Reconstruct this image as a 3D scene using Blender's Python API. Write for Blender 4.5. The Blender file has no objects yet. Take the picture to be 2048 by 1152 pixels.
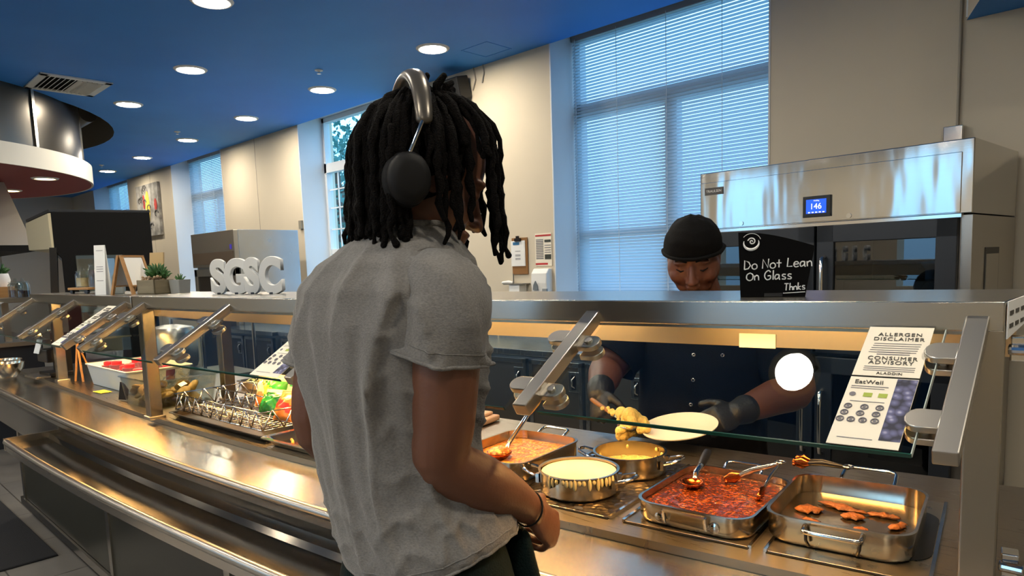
import bpy, bmesh, math, random
from mathutils import Vector, Matrix, noise
R = random.Random(5)
sc = bpy.context.scene
coll = sc.collection
PI = math.pi

# ------------------------------------------------------------------ camera
HC = 1.45
def set_camera():
    f, px, py = 1378.0, 1024.0, 677.0
    pitch, roll, az = math.radians(6.216), math.radians(1.953), math.radians(133.94)
    fwd = Vector((math.cos(az) * math.cos(pitch), math.sin(az) * math.cos(pitch), -math.sin(pitch)))
    right = Vector((math.sin(az), -math.cos(az), 0))
    down = fwd.cross(right)
    r2 = math.cos(roll) * right + math.sin(roll) * down
    d2 = -math.sin(roll) * right + math.cos(roll) * down
    cam = bpy.data.cameras.new('camera')
    ob = bpy.data.objects.new('camera', cam)
    coll.objects.link(ob)
    m = Matrix.Identity(4)
    for i in range(3):
        m[i][0], m[i][1], m[i][2] = r2[i], -d2[i], -fwd[i]
    m[2][3] = HC
    ob.matrix_world = m
    cam.sensor_width = 36.0
    cam.lens = f / 2048 * 36
    cam.shift_y = (py - 576) / 2048
    cam.clip_start = 0.05
    cam.clip_end = 200
    sc.camera = ob
set_camera()

# ------------------------------------------------------------------ world, exposure
w = bpy.data.worlds.new('world')
sc.world = w
w.use_nodes = True
wn, wl = w.node_tree.nodes, w.node_tree.links
bg = wn['Background']
tc = wn.new('ShaderNodeTexCoord')
sp = wn.new('ShaderNodeSeparateXYZ')
rp = wn.new('ShaderNodeValToRGB')
rp.color_ramp.elements[0].position = 0.45
rp.color_ramp.elements[0].color = (0.13, 0.26, 0.42, 1)
rp.color_ramp.elements[1].position = 0.62
rp.color_ramp.elements[1].color = (0.30, 0.64, 1.0, 1)
mp = wn.new('ShaderNodeMath'); mp.operation = 'MULTIPLY_ADD'
mp.inputs[1].default_value = 0.5; mp.inputs[2].default_value = 0.5
wl.new(tc.outputs['Generated'], sp.inputs[0])
wl.new(sp.outputs['Z'], mp.inputs[0])
wl.new(mp.outputs[0], rp.inputs[0])
wl.new(rp.outputs['Color'], bg.inputs['Color'])
bg.inputs['Strength'].default_value = 4.2

LAMP_STRENGTH = 230.0      # ceiling downlights
WARM_STRENGTH = 130.0      # warming strips under the glass guard
sc.view_settings.view_transform = 'Standard'
sc.view_settings.look = 'None'
sc.view_settings.gamma = 1.0
sc.view_settings.use_curve_mapping = False
sc.view_settings.exposure = -0.08
sc.cycles.max_bounces = 9
sc.cycles.diffuse_bounces = 4
sc.cycles.glossy_bounces = 4
sc.cycles.transmission_bounces = 8
sc.cycles.transparent_max_bounces = 14
sc.cycles.sample_clamp_indirect = 6.0
sc.cycles.caustics_reflective = False
sc.cycles.caustics_refractive = False
sc.cycles.use_denoising = True

# ------------------------------------------------------------------ materials
def lin(h):
    h = h.lstrip('#')
    o = []
    for i in (0, 2, 4):
        c = int(h[i:i + 2], 16) / 255
        o.append(c / 12.92 if c <= 0.04045 else ((c + 0.055) / 1.055) ** 2.4)
    return (*o, 1.0)

MATS = {}
def M(name, col='#808080', rough=0.5, metal=0.0, spec=0.5, var=None, bump=None, emit=None, trans=0.0, stretch=(1, 1, 1), coat=0.0, sss=0.0, sheen=0.0):
    """var=(scale, hex2, amount): noise blend to a second colour; bump=(scale, strength)"""
    if name in MATS:
        return MATS[name]
    m = bpy.data.materials.new(name)
    m.use_nodes = True
    nt = m.node_tree
    b = nt.nodes['Principled BSDF']
    b.inputs['Base Color'].default_value = lin(col)
    b.inputs['Roughness'].default_value = rough
    b.inputs['Metallic'].default_value = metal
    b.inputs['Specular IOR Level'].default_value = spec
    b.inputs['Coat Weight'].default_value = coat
    if sheen:
        b.inputs['Sheen Weight'].default_value = sheen
    if sss:
        b.inputs['Subsurface Weight'].default_value = sss
        b.inputs['Subsurface Radius'].default_value = (0.02, 0.008, 0.004)
    if trans:
        b.inputs['Transmission Weight'].default_value = trans
    if emit:
        b.inputs['Emission Color'].default_value = lin(emit[0])
        b.inputs['Emission Strength'].default_value = emit[1]
    if var or bump:
        t = nt.nodes.new('ShaderNodeTexCoord')
        mp = nt.nodes.new('ShaderNodeMapping')
        mp.inputs['Scale'].default_value = stretch
        nt.links.new(t.outputs['Object'], mp.inputs['Vector'])
    if var:
        n = nt.nodes.new('ShaderNodeTexNoise')
        n.inputs['Scale'].default_value = var[0]
        n.inputs['Detail'].default_value = 4
        nt.links.new(mp.outputs[0], n.inputs['Vector'])
        r = nt.nodes.new('ShaderNodeValToRGB')
        r.color_ramp.elements[0].position = 0.5 - 0.25 * var[2]
        r.color_ramp.elements[1].position = 0.5 + 0.25 * var[2]
        r.color_ramp.elements[0].color = lin(col)
        r.color_ramp.elements[1].color = lin(var[1])
        nt.links.new(n.outputs['Fac'], r.inputs['Fac'])
        nt.links.new(r.outputs['Color'], b.inputs['Base Color'])
    if bump:
        n2 = nt.nodes.new('ShaderNodeTexNoise')
        n2.inputs['Scale'].default_value = bump[0]
        n2.inputs['Detail'].default_value = 3
        nt.links.new(mp.outputs[0], n2.inputs['Vector'])
        bp = nt.nodes.new('ShaderNodeBump')
        bp.inputs['Strength'].default_value = bump[1]
        bp.inputs['Distance'].default_value = 0.01
        nt.links.new(n2.outputs['Fac'], bp.inputs['Height'])
        nt.links.new(bp.outputs[0], b.inputs['Normal'])
    MATS[name] = m
    return m

def glass(name, tint=(1, 1, 1, 1), rough=0.0, ior=1.5, boost=1.0):
    """thin clear pane: fresnel mix of straight-through and mirror"""
    m = bpy.data.materials.new(name)
    m.use_nodes = True
    nt = m.node_tree
    nt.nodes.clear()
    out = nt.nodes.new('ShaderNodeOutputMaterial')
    mix = nt.nodes.new('ShaderNodeMixShader')
    tr = nt.nodes.new('ShaderNodeBsdfTransparent'); tr.inputs[0].default_value = tint
    gl = nt.nodes.new('ShaderNodeBsdfGlossy'); gl.inputs['Roughness'].default_value = rough
    fr = nt.nodes.new('ShaderNodeFresnel'); fr.inputs['IOR'].default_value = ior
    mul = nt.nodes.new('ShaderNodeMath'); mul.operation = 'MULTIPLY'; mul.inputs[1].default_value = boost; mul.use_clamp = True
    ge = nt.nodes.new('ShaderNodeNewGeometry'); ir = nt.nodes.new('ShaderNodeMix')      # same reflectance from both faces
    ir.inputs[2].default_value = ior; ir.inputs[3].default_value = 1 / ior
    nt.links.new(ge.outputs['Backfacing'], ir.inputs[0]); nt.links.new(ir.outputs[0], fr.inputs['IOR'])
    nt.links.new(fr.outputs[0], mul.inputs[0])
    nt.links.new(mul.outputs[0], mix.inputs[0])
    nt.links.new(tr.outputs[0], mix.inputs[1])
    nt.links.new(gl.outputs[0], mix.inputs[2])
    nt.links.new(mix.outputs[0], out.inputs[0])
    MATS[name] = m
    return m

def steel(name, col='#b9b4ab', rough=0.26, stretch=(3, 3, 160), amt=0.10, bumps=0.06, wave=(1, 1, 1), aniso=None):
    """brushed stainless steel with a grain along one axis"""
    m = bpy.data.materials.new(name)
    m.use_nodes = True
    nt = m.node_tree
    b = nt.nodes['Principled BSDF']
    b.inputs['Base Color'].default_value = lin(col)
    b.inputs['Metallic'].default_value = 1.0
    if aniso:        # the grain spreads highlights across it
        b.inputs['Anisotropic'].default_value = aniso[0]
        cx = nt.nodes.new('ShaderNodeCombineXYZ')
        for i in range(3): cx.inputs[i].default_value = aniso[1][i]
        nt.links.new(cx.outputs[0], b.inputs['Tangent'])
    t = nt.nodes.new('ShaderNodeTexCoord')
    mp = nt.nodes.new('ShaderNodeMapping'); mp.inputs['Scale'].default_value = stretch
    n = nt.nodes.new('ShaderNodeTexNoise'); n.inputs['Scale'].default_value = 4; n.inputs['Detail'].default_value = 5
    nt.links.new(t.outputs['Object'], mp.inputs[0])
    nt.links.new(mp.outputs[0], n.inputs['Vector'])
    mr = nt.nodes.new('ShaderNodeMapRange')
    mr.inputs['To Min'].default_value = max(0.02, rough - amt); mr.inputs['To Max'].default_value = rough + amt
    nt.links.new(n.outputs['Fac'], mr.inputs['Value'])
    nt.links.new(mr.outputs[0], b.inputs['Roughness'])
    n2 = nt.nodes.new('ShaderNodeTexNoise'); n2.inputs['Scale'].default_value = 2.2; n2.inputs['Detail'].default_value = 2
    mw = nt.nodes.new('ShaderNodeMapping'); mw.inputs['Scale'].default_value = wave
    nt.links.new(t.outputs['Object'], mw.inputs[0]); nt.links.new(mw.outputs[0], n2.inputs['Vector'])
    ad = nt.nodes.new('ShaderNodeMath'); ad.operation = 'MULTIPLY_ADD'; ad.inputs[1].default_value = 0.004
    nt.links.new(n.outputs['Fac'], ad.inputs[0]); nt.links.new(n2.outputs['Fac'], ad.inputs[2])
    bp = nt.nodes.new('ShaderNodeBump'); bp.inputs['Strength'].default_value = bumps; bp.inputs['Distance'].default_value = 0.02
    nt.links.new(ad.outputs[0], bp.inputs['Height'])
    nt.links.new(bp.outputs[0], b.inputs['Normal'])
    MATS[name] = m
    return m

steel('steel_post', col='#a59f95', rough=0.24, amt=0.01, bumps=0.0); SPOST = MATS['steel_post']
steel('steel', rough=0.30, amt=0.01, bumps=0.0); S = MATS['steel']
steel('steel_x', stretch=(2, 120, 120), rough=0.25, amt=0.008, bumps=0.0); SX = MATS['steel_x']          # grain along x
steel('steel_deck', col='#979083', stretch=(2, 90, 4), rough=0.29, amt=0.05, bumps=0.03, aniso=(0.75, (-0.12, 1, 0))); SD = MATS['steel_deck']
steel('steel_ledge', col='#c4beb2', stretch=(2, 90, 4), rough=0.23, amt=0.05, bumps=0.02, aniso=(0.8, (-0.12, 1, 0))); SLG = MATS['steel_ledge']
steel('steel_tray', col='#5a564f', stretch=(2, 60, 4), rough=0.14, amt=0.03, bumps=0.01, aniso=(0.5, (-0.08, 1, 0))); STR = MATS['steel_tray']
steel('steel_hood', col='#c9c7c2', stretch=(2, 100, 100), rough=0.10, amt=0.03, bumps=0.24, wave=(2.6, 1.0, 0.6)); SH = MATS['steel_hood']
steel('steel_pan', col='#c2b8a6', stretch=(30, 30, 3), rough=0.19, amt=0.04, bumps=0.03); SPN = MATS['steel_pan']
CHROME = M('chrome', '#d8d5d0', 0.12, 1.0)
BLK = M('black_plastic', '#0d0d0e', 0.38)
BLKM = M('black_matte', '#050506', 0.7, spec=0.25)
CHAR = M('charcoal_frame', '#20252c', 0.42)
WHITE = M('white_plastic', '#e9e8e3', 0.4)
PAPER = M('paper', '#efe6d2', 0.7)
PAPERW = M('paper_white', '#eeeeea', 0.7)
INK = M('ink', '#4b4741', 0.8)
CHALK = M('chalk_white', '#f2f2f0', 0.8)
WALLM = M('wall_paint', '#d6cab3', 0.75, var=(1.5, '#cfc4ae', 1.0), bump=(140, 0.04))
TRIMW = M('trim_paint', '#d9dde0', 0.6)
CEILM = M('ceiling_blue', '#3590ec', 0.6, var=(1.3, '#2c86e2', 1.0), bump=(3.0, 0.05))
GLASS = glass('clear_glass', (0.93, 0.97, 0.95, 1), boost=0.85)
GLASSD = glass('oven_glass', (0.42, 0.46, 0.5, 1), boost=2.4)
GLASSW = glass('window_glass', (0.97, 0.99, 1, 1), boost=0.6)
GEDGE = M('glass_edge_green', '#1d4a3c', 0.15, spec=0.8)
GCLEAR = glass('jar_glass', (0.9, 0.93, 0.92, 1), boost=1.3)
WOOD = M('light_wood', '#b98a52', 0.55, var=(6, '#a57745', 1), stretch=(1, 1, 8))
WOODG = M('grey_wood', '#8d8268', 0.7, var=(8, '#776c55', 1), stretch=(1, 1, 6))
LEAF = M('succulent_leaf', '#3f6a35', 0.5, var=(8, '#2f5429', 1))

# ------------------------------------------------------------------ mesh helpers
ROOT = {}
class MB:
    def __init__(self): self.bm = bmesh.new()
    def face(self, vs):
        try: return self.bm.faces.new(vs)
        except ValueError: return None
    def box(self, c, s, rot=None, taper=None):
        c = Vector(c); hx, hy, hz = s[0] / 2, s[1] / 2, s[2] / 2
        vs = []
        for z in (-hz, hz):
            k = taper if (taper and z > 0) else 1.0
            for x, y in ((-hx, -hy), (hx, -hy), (hx, hy), (-hx, hy)):
                p = Vector((x * k, y * k, z))
                if rot is not None: p = rot @ p
                vs.append(self.bm.verts.new(c + p))
        for f in ((3, 2, 1, 0), (4, 5, 6, 7), (0, 1, 5, 4), (1, 2, 6, 5), (2, 3, 7, 6), (3, 0, 4, 7)):
            self.face([vs[i] for i in f])
        return self
    def mm(self, x0, x1, y0, y1, z0, z1):
        return self.box(((x0 + x1) / 2, (y0 + y1) / 2, (z0 + z1) / 2), (abs(x1 - x0), abs(y1 - y0), abs(z1 - z0)))
    def hexa(self, b, t):
        """eight corners: four below, four above, same order"""
        vs = [self.bm.verts.new(Vector(p)) for p in list(b) + list(t)]
        for f in ((3, 2, 1, 0), (4, 5, 6, 7), (0, 1, 5, 4), (1, 2, 6, 5), (2, 3, 7, 6), (3, 0, 4, 7)):
            self.face([vs[i] for i in f])
        return self
    def rings(self, rings, cap=True, closed=False):
        rv = [[self.bm.verts.new(p) for p in r] for r in rings]
        n = len(rv[0])
        m = len(rv)
        for i in range(m if closed else m - 1):
            a, b = rv[i], rv[(i + 1) % m]
            for j in range(n):
                self.face((a[j], a[(j + 1) % n], b[(j + 1) % n], b[j]))
        if cap and not closed:
            self.face(rv[0][::-1]); self.face(rv[-1])
        return self
    def chain(self, pts, rad, n=12, round_caps=True, aspect=None, up=None):
        """tapered tube through pts; aspect = width factor along the up-cross axis"""
        pts = [Vector(p) for p in pts]
        if not isinstance(rad, (list, tuple)): rad = [rad] * len(pts)
        m = len(pts)
        tang = []
        for i in range(m):
            a = pts[max(0, i - 1)]; b = pts[min(m - 1, i + 1)]
            t = (b - a)
            tang.append(t.normalized() if t.length > 1e-9 else Vector((0, 0, 1)))
        u = Vector(up) if up is not None else (Vector((0, 0, 1)) if abs(tang[0].z) < 0.9 else Vector((1, 0, 0)))
        rings = []
        def ring(c, t, r, k, asp):
            nonlocal u
            u = (u - t * u.dot(t))
            u = u.normalized() if u.length > 1e-6 else t.orthogonal().normalized()
            v = t.cross(u)
            return [c + u * (math.sin(2 * PI * j / n) * r * k) + v * (math.cos(2 * PI * j / n) * r * k * asp) for j in range(n)]
        asp = aspect if isinstance(aspect, (list, tuple)) else [aspect or 1.0] * m
        if round_caps:
            for q, k in ((-0.92, 0.35), (-0.7, 0.72), (-0.38, 0.93)):
                rings.append(ring(pts[0] + tang[0] * rad[0] * q, tang[0], rad[0], k, asp[0]))
        for i in range(m): rings.append(ring(pts[i], tang[i], rad[i], 1.0, asp[i]))
        if round_caps:
            for q, k in ((0.38, 0.93), (0.7, 0.72), (0.92, 0.35)):
                rings.append(ring(pts[-1] + tang[-1] * rad[-1] * q, tang[-1], rad[-1], k, asp[-1]))
        return self.rings(rings)
    def tube(self, pts, r, n=8, closed=False):
        if not closed: return self.chain(pts, r, n, round_caps=False)
        pts = [Vector(p) for p in pts]; m = len(pts); rings = []
        u = None
        for i in range(m):
            t = (pts[(i + 1) % m] - pts[i - 1]).normalized()
            if u is None: u = t.orthogonal()
            u = (u - t * u.dot(t)).normalized(); v = t.cross(u)
            rings.append([pts[i] + (u * math.sin(2 * PI * j / n) + v * math.cos(2 * PI * j / n)) * r for j in range(n)])
        return self.rings(rings, closed=True)
    def cyl(self, a, b, r, r2=None, n=20):
        return self.chain([a, b], [r, r if r2 is None else r2], n, round_caps=False)
    def lathe(self, c, prof, n=28, rot=None, sx=1.0, sy=1.0):
        """prof = [(r, z)...]; open or closed, caps when r ends at 0"""
        c = Vector(c); rv = []
        for r, z in prof:
            row = []
            for j in range(n):
                p = Vector((math.cos(2 * PI * j / n) * r * sx, math.sin(2 * PI * j / n) * r * sy, z))
                if rot is not None: p = rot @ p
                row.append(p + c)
            rv.append(row)
        vs = []
        for (r, z), row in zip(prof, rv):
            if r < 1e-6: vs.append([self.bm.verts.new(row[0])])
            else: vs.append([self.bm.verts.new(p) for p in row])
        for a, b in zip(vs, vs[1:]):
            for j in range(n):
                k = (j + 1) % n
                if len(a) == 1 and len(b) == 1: continue
                if len(a) == 1: self.face((a[0], b[k], b[j]))
                elif len(b) == 1: self.face((a[j], a[k], b[0]))
                else: self.face((a[j], a[k], b[k], b[j]))
        return self
    def ball(self, c, s, n=16, m=10, rot=None):
        if not isinstance(s, (list, tuple)): s = (s, s, s)
        prof = [(math.sin(PI * i / m), -math.cos(PI * i / m)) for i in range(m + 1)]
        c = Vector(c); rv = []
        for r, z in prof:
            if r < 1e-6:
                p = Vector((0, 0, z * s[2])); p = rot @ p if rot is not None else p
                rv.append([self.bm.verts.new(c + p)])
            else:
                row = []
                for j in range(n):
                    p = Vector((math.cos(2 * PI * j / n) * r * s[0], math.sin(2 * PI * j / n) * r * s[1], z * s[2]))
                    p = rot @ p if rot is not None else p
                    row.append(self.bm.verts.new(c + p))
                rv.append(row)
        for a, b in zip(rv, rv[1:]):
            for j in range(n):
                k = (j + 1) % n
                if len(a) == 1: self.face((a[0], b[k], b[j]))
                elif len(b) == 1: self.face((a[j], a[k], b[0]))
                else: self.face((a[j], a[k], b[k], b[j]))
        return self
    def prism(self, poly, d, o=(0, 0, 0), ax=(1, 0, 0), ay=(0, 0, 1)):
        """polygon (u, v) in the plane o + u*ax + v*ay, pushed d along ax x ay"""
        o, ax, ay = Vector(o), Vector(ax), Vector(ay)
        nn = ax.cross(ay).normalized() * d
        a = [self.bm.verts.new(o + ax * u + ay * v) for u, v in poly]
        b = [self.bm.verts.new(o + ax * u + ay * v + nn) for u, v in poly]
        n = len(poly)
        self.face(a[::-1]); self.face(b)
        for i in range(n): self.face((a[i], a[(i + 1) % n], b[(i + 1) % n], b[i]))
        return self
    def grid(self, fn, nu, nv, closeu=False):
        vs = [[self.bm.verts.new(fn(i / (nu if closeu else nu - 1), j / (nv - 1))) for i in range(nu)] for j in range(nv)]
        for j in range(nv - 1):
            for i in range(nu if closeu else nu - 1):
                k = (i + 1) % nu
                self.face((vs[j][i], vs[j][k], vs[j + 1][k], vs[j + 1][i]))
        return vs
    def build(self, name, mat, parent=None, smooth=None, bevel=0.0, solid=0.0, world=False, remesh=0.0, sm=0, sub=0):
        bmesh.ops.recalc_face_normals(self.bm, faces=self.bm.faces)
        me = bpy.data.meshes.new(name)
        self.bm.to_mesh(me); self.bm.free()
        ob = bpy.data.objects.new(name, me)
        coll.objects.link(ob)
        for k in (mat if isinstance(mat, (list, tuple)) else [mat]): me.materials.append(k)
        if parent is not None:
            ob.parent = parent
            ROOT[ob.name] = ROOT[parent.name]
        else: ROOT[ob.name] = Matrix.Identity(4)
        if world and parent is not None: me.transform(ROOT[ob.name].inverted())
        if smooth is True: me.shade_smooth()
        elif smooth: me.shade_smooth(); me.set_sharp_from_angle(angle=math.radians(smooth))
        if remesh:
            q = ob.modifiers.new('remesh', 'REMESH'); q.mode = 'VOXEL'; q.voxel_size = remesh; q.use_smooth_shade = True
        if sm:
            q = ob.modifiers.new('smooth', 'SMOOTH'); q.factor = 0.5; q.iterations = sm
        if solid:
            q = ob.modifiers.new('solidify', 'SOLIDIFY'); q.thickness = solid; q.offset = -1
        if bevel:
            q = ob.modifiers.new('bevel', 'BEVEL'); q.width = bevel; q.segments = 2; q.limit_method = 'ANGLE'; q.angle_limit = math.radians(40)
        if sub:
            q = ob.modifiers.new('subdivision', 'SUBSURF'); q.levels = sub; q.render_levels = sub
        return ob

def thing(name, label, cat, loc=(0, 0, 0), rotz=0.0, group=None):
    o = bpy.data.objects.new(name, None)
    o.empty_display_size = 0.05
    coll.objects.link(o)
    o.location = loc; o.rotation_euler = (0, 0, rotz)
    o['label'] = label; o['category'] = cat
    if group: o['group'] = group
    ROOT[o.name] = Matrix.Translation(loc) @ Matrix.Rotation(rotz, 4, 'Z')
    return o
def tag(o, label, cat, group=None, kind=None):
    o['label'] = label; o['category'] = cat
    if group: o['group'] = group
    if kind: o['kind'] = kind
    return o
def struct(o):
    o['kind'] = 'structure'
    return o
def place(o, loc, rotz=0.0):
    """set a single-mesh thing down at loc"""
    o.location = loc; o.rotation_euler = (0, 0, rotz)
    return o
def dup(root, loc, rotz, label, group=None):
    r = root.copy(); coll.objects.link(r)
    r.location = loc; r.rotation_euler = (0, 0, rotz); r['label'] = label
    if group: r['group'] = group
    ROOT[r.name] = Matrix.Translation(loc) @ Matrix.Rotation(rotz, 4, 'Z')
    for ch in list(root.children):
        c = ch.copy(); coll.objects.link(c); c.parent = r
        for g in list(ch.children):
            d = g.copy(); coll.objects.link(d); d.parent = c
    return r
def text(name, body, size, mat, parent, o, ax, ay, align='CENTER', ext=0.0003, world=True, shear=0.0, spacing=1.0, width=None):
    cu = bpy.data.curves.new(name, 'FONT')
    cu.body = body; cu.size = size; cu.align_x = align; cu.align_y = 'CENTER'; cu.extrude = ext; cu.shear = shear
    cu.space_character = spacing
    ob = bpy.data.objects.new(name, cu)
    coll.objects.link(ob)
    cu.materials.append(mat)
    ax = Vector(ax).normalized(); ay = Vector(ay); ay = (ay - ax * ay.dot(ax)).normalized(); az = ax.cross(ay)
    m = Matrix.Identity(4)
    o = Vector(o)
    for i in range(3): m[i][0], m[i][1], m[i][2], m[i][3] = ax[i], ay[i], az[i], o[i]
    if width:
        pass
    if parent is not None:
        ob.parent = parent
        m = ROOT[parent.name].inverted() @ m if world else m
        ROOT[ob.name] = ROOT[parent.name]
    me = bpy.data.meshes.new_from_object(ob)
    me.name = name
    bpy.data.objects.remove(ob); bpy.data.curves.remove(cu)
    ob = bpy.data.objects.new(name, me); coll.objects.link(ob)
    if parent is not None: ob.parent = parent; ROOT[ob.name] = ROOT[parent.name]
    ob.matrix_local = m
    return ob
def rz(a): return Matrix.Rotation(a, 3, 'Z')

# serving line: a gently bowed counter.  yw(x) = front edge of its deck
def yw(x): return 1.207 + 0.175 * x + 0.025 * x * x if x > -3.5 else 0.90075
def slope(x): return 0.175 + 0.05 * max(x, -3.5)
def P(x, off, z): return Vector((x, yw(x) + off, z))
def yaw(x): return math.atan(slope(x))
def sweep(mb, prof, x0, x1, step=0.13):
    """closed profile [(off, z)] run along the line from x0 to x1"""
    n = max(2, int(abs(x1 - x0) / step) + 1)
    mb.rings([[P(x0 + (x1 - x0) * i / (n - 1), a, z) for a, z in prof] for i in range(n)])
    return mb
# ================================================================== the room
CZ = 3.17        # ceiling
WY = 4.35        # inner face of the window wall
GY = 4.70        # plane of the glazing
X0, X1, Y0, Y1 = -20.0, 3.2, -4.2, 4.35

def tile_mat(name, c1, c2, grout, sx, sy):
    m = bpy.data.materials.new(name); m.use_nodes = True
    nt = m.node_tree; b = nt.nodes['Principled BSDF']
    t = nt.nodes.new('ShaderNodeTexCoord')
    br = nt.nodes.new('ShaderNodeTexBrick')
    br.inputs['Color1'].default_value = lin(c1); br.inputs['Color2'].default_value = lin(c2); br.inputs['Mortar'].default_value = lin(grout)
    br.inputs['Scale'].default_value = 1.0; br.inputs['Mortar Size'].default_value = 0.004
    br.inputs['Brick Width'].default_value = sx; br.inputs['Row Height'].default_value = sy
    nt.links.new(t.outputs['Object'], br.inputs['Vector'])
    n = nt.nodes.new('ShaderNodeTexNoise'); n.inputs['Scale'].default_value = 5; n.inputs['Detail'].default_value = 5
    nt.links.new(t.outputs['Object'], n.inputs['Vector'])
    mx = nt.nodes.new('ShaderNodeMix'); mx.data_type = 'RGBA'; mx.blend_type = 'MULTIPLY'; mx.inputs[0].default_value = 0.35
    nt.links.new(br.outputs['Color'], mx.inputs[6]); nt.links.new(n.outputs['Fac'], mx.inputs[7])
    nt.links.new(mx.outputs[2], b.inputs['Base Color'])
    b.inputs['Roughness'].default_value = 0.28
    bp = nt.nodes.new('ShaderNodeBump'); bp.inputs['Strength'].default_value = 0.3; bp.inputs['Distance'].default_value = 0.004; bp.invert = True
    nt.links.new(br.outputs['Fac'], bp.inputs['Height']); nt.links.new(bp.outputs[0], b.inputs['Normal'])
    MATS[name] = m
    return m
FLOORM = tile_mat('floor_tile', '#8f8a82', '#7d7973', '#57534e', 0.6, 0.3)

mb = MB(); mb.mm(X0, X1, Y0, GY + 0.1, -0.08, 0.0)
struct(mb.build('floor', FLOORM))

# ceiling slab with the round opening over the drum
HOLE_C, HOLE_R = (-10.044, 0.189), 2.79
def ceiling():
    mb = MB(); bm = mb.bm
    n = 64
    inner = [(HOLE_C[0] + HOLE_R * math.cos(2 * PI * k / n), HOLE_C[1] + HOLE_R * math.sin(2 * PI * k / n)) for k in range(n)]
    for z in (CZ, CZ + 0.08):
        iv = [bm.verts.new((x, y, z)) for x, y in inner]
        ov = []
        for k in range(n):        # push each direction out to the rectangle
            a = 2 * PI * k / n
            dx, dy = math.cos(a), math.sin(a)
            tt = 1e9
            if dx > 1e-9: tt = min(tt, (X1 - HOLE_C[0]) / dx)
            if dx < -1e-9: tt = min(tt, (X0 - HOLE_C[0]) / dx)
            if dy > 1e-9: tt = min(tt, (Y1 - HOLE_C[1]) / dy)
            if dy < -1e-9: tt = min(tt, (Y0 - HOLE_C[1]) / dy)
            ov.append(bm.verts.new((HOLE_C[0] + dx * tt, HOLE_C[1] + dy * tt, z)))
        for k in range(n):
            mb.face((iv[k], iv[(k + 1) % n], ov[(k + 1) % n], ov[k]))
        for cx, cy in ((X1, Y1), (X0, Y1), (X0, Y0), (X1, Y0)):        # corners
            best = None
            for k in range(n):
                a, b = ov[k].co, ov[(k + 1) % n].co
                if (abs(a.x - cx) < 1e-4 and abs(b.y - cy) < 1e-4) or (abs(a.y - cy) < 1e-4 and abs(b.x - cx) < 1e-4):
                    if (a.xy - Vector((cx, cy))).length + (b.xy - Vector((cx, cy))).length < 9: best = k
            if best is not None:
                v = bm.verts.new((cx, cy, z))
                mb.face((ov[best], ov[(best + 1) % n], v))
    return mb.build('ceiling', CEILM)
struct(ceiling())
mb = MB()
mb.lathe((HOLE_C[0], HOLE_C[1], 0), [(HOLE_R, CZ), (HOLE_R, CZ + 0.62), (0, CZ + 0.62)], n=64)
struct(mb.build('trim_1', M('plenum_grey', '#77736b', 0.6), smooth=40))
mb = MB(); mb.mm(X0 - 0.3, X1 + 0.3, Y0 - 0.3, GY + 0.3, CZ + 0.72, CZ + 0.8)
struct(mb.build('roof', M('roof_dark', '#55534f', 0.8)))

# window wall: piers, sills and heads around five openings
OPEN = [(-3.674, -1.88), (-7.61, -5.82), (-11.56, -9.735), (-15.6, -13.6), (-19.4, -17.6)]
HEAD, SILL = 3.29, 1.12
mb = MB()
edges = sorted([X0] + [v for o in OPEN for v in o] + [X1])
for a, b in zip(edges[0::2], edges[1::2]): mb.mm(a, b, WY, GY + 0.12, 0, 3.6)
for a, b in OPEN:
    mb.mm(a, b, WY, GY + 0.12, 0, SILL)
    mb.mm(a, b, WY, GY + 0.12, HEAD, 3.6)
struct(mb.build('wall_back', WALLM))
# white painted reveals
mb = MB()
for a, b in OPEN:
    mb.mm(a, a + 0.012, WY - 0.004, GY, SILL, HEAD); mb.mm(b - 0.012, b, WY - 0.004, GY, SILL, HEAD)
    mb.mm(a, b, WY - 0.004, GY, HEAD - 0.012, HEAD); mb.mm(a, b, WY - 0.02, GY, SILL, SILL + 0.02)
struct(mb.build('trim_2', TRIMW))
# faint board joints on the wall piers
mb = MB()
for x in (-8.72, -4.9, -12.5): mb.mm(x - 0.004, x + 0.004, WY - 0.002, WY + 0.01, 0, CZ)
struct(mb.build('trim_3', M('joint_line', '#a2978a', 0.8)))

# remaining walls (the camera's side of the room; two daylit openings behind it)
mb = MB()
mb.mm(X0 - 0.2, X0, Y0, GY + 0.12, 0, 3.9)
struct(mb.build('wall_left', WALLM))
mb = MB()
mb.mm(X1, X1 + 0.2, Y0, GY + 0.12, 0, 3.9)
struct(mb.build('wall_right', WALLM))
mb = MB()
fo = [(-7.4, -6.2), (-4.2, -3.2), (-1.6, -0.6)]
ee = sorted([X0] + [v for o in fo for v in o] + [X1])
for a, b in zip(ee[0::2], ee[1::2]): mb.mm(a, b, Y0 - 0.25, Y0, 0, 3.9)
for a, b in fo:
    mb.mm(a, b, Y0 - 0.25, Y0, 0, 0.9); mb.mm(a, b, Y0 - 0.25, Y0, 2.9, 3.9)
struct(mb.build('wall_front', WALLM))
# the end of the back room: a cross wall seen beyond the soffit
mb = MB(); mb.mm(-17.3, -17.1, 3.0, WY, 0, CZ)
struct(mb.build('wall_alcove', M('alcove_paint', '#c9c2b4', 0.8)))

# lowered soffit over the right end of the room
mb = MB()
mb.prism([(-0.845, WY - 0.001), (-0.30, 2.86), (X1, 2.5), (X1, WY - 0.001)], 0.546, o=(0, 0, 2.622), ax=(1, 0, 0), ay=(0, 1, 0))
so = mb.build('ceiling_soffit', [CEILM, WALLM])
for p in so.data.polygons:
    if abs(p.normal.z) < 0.5: p.material_index = 1
struct(so)

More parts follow.
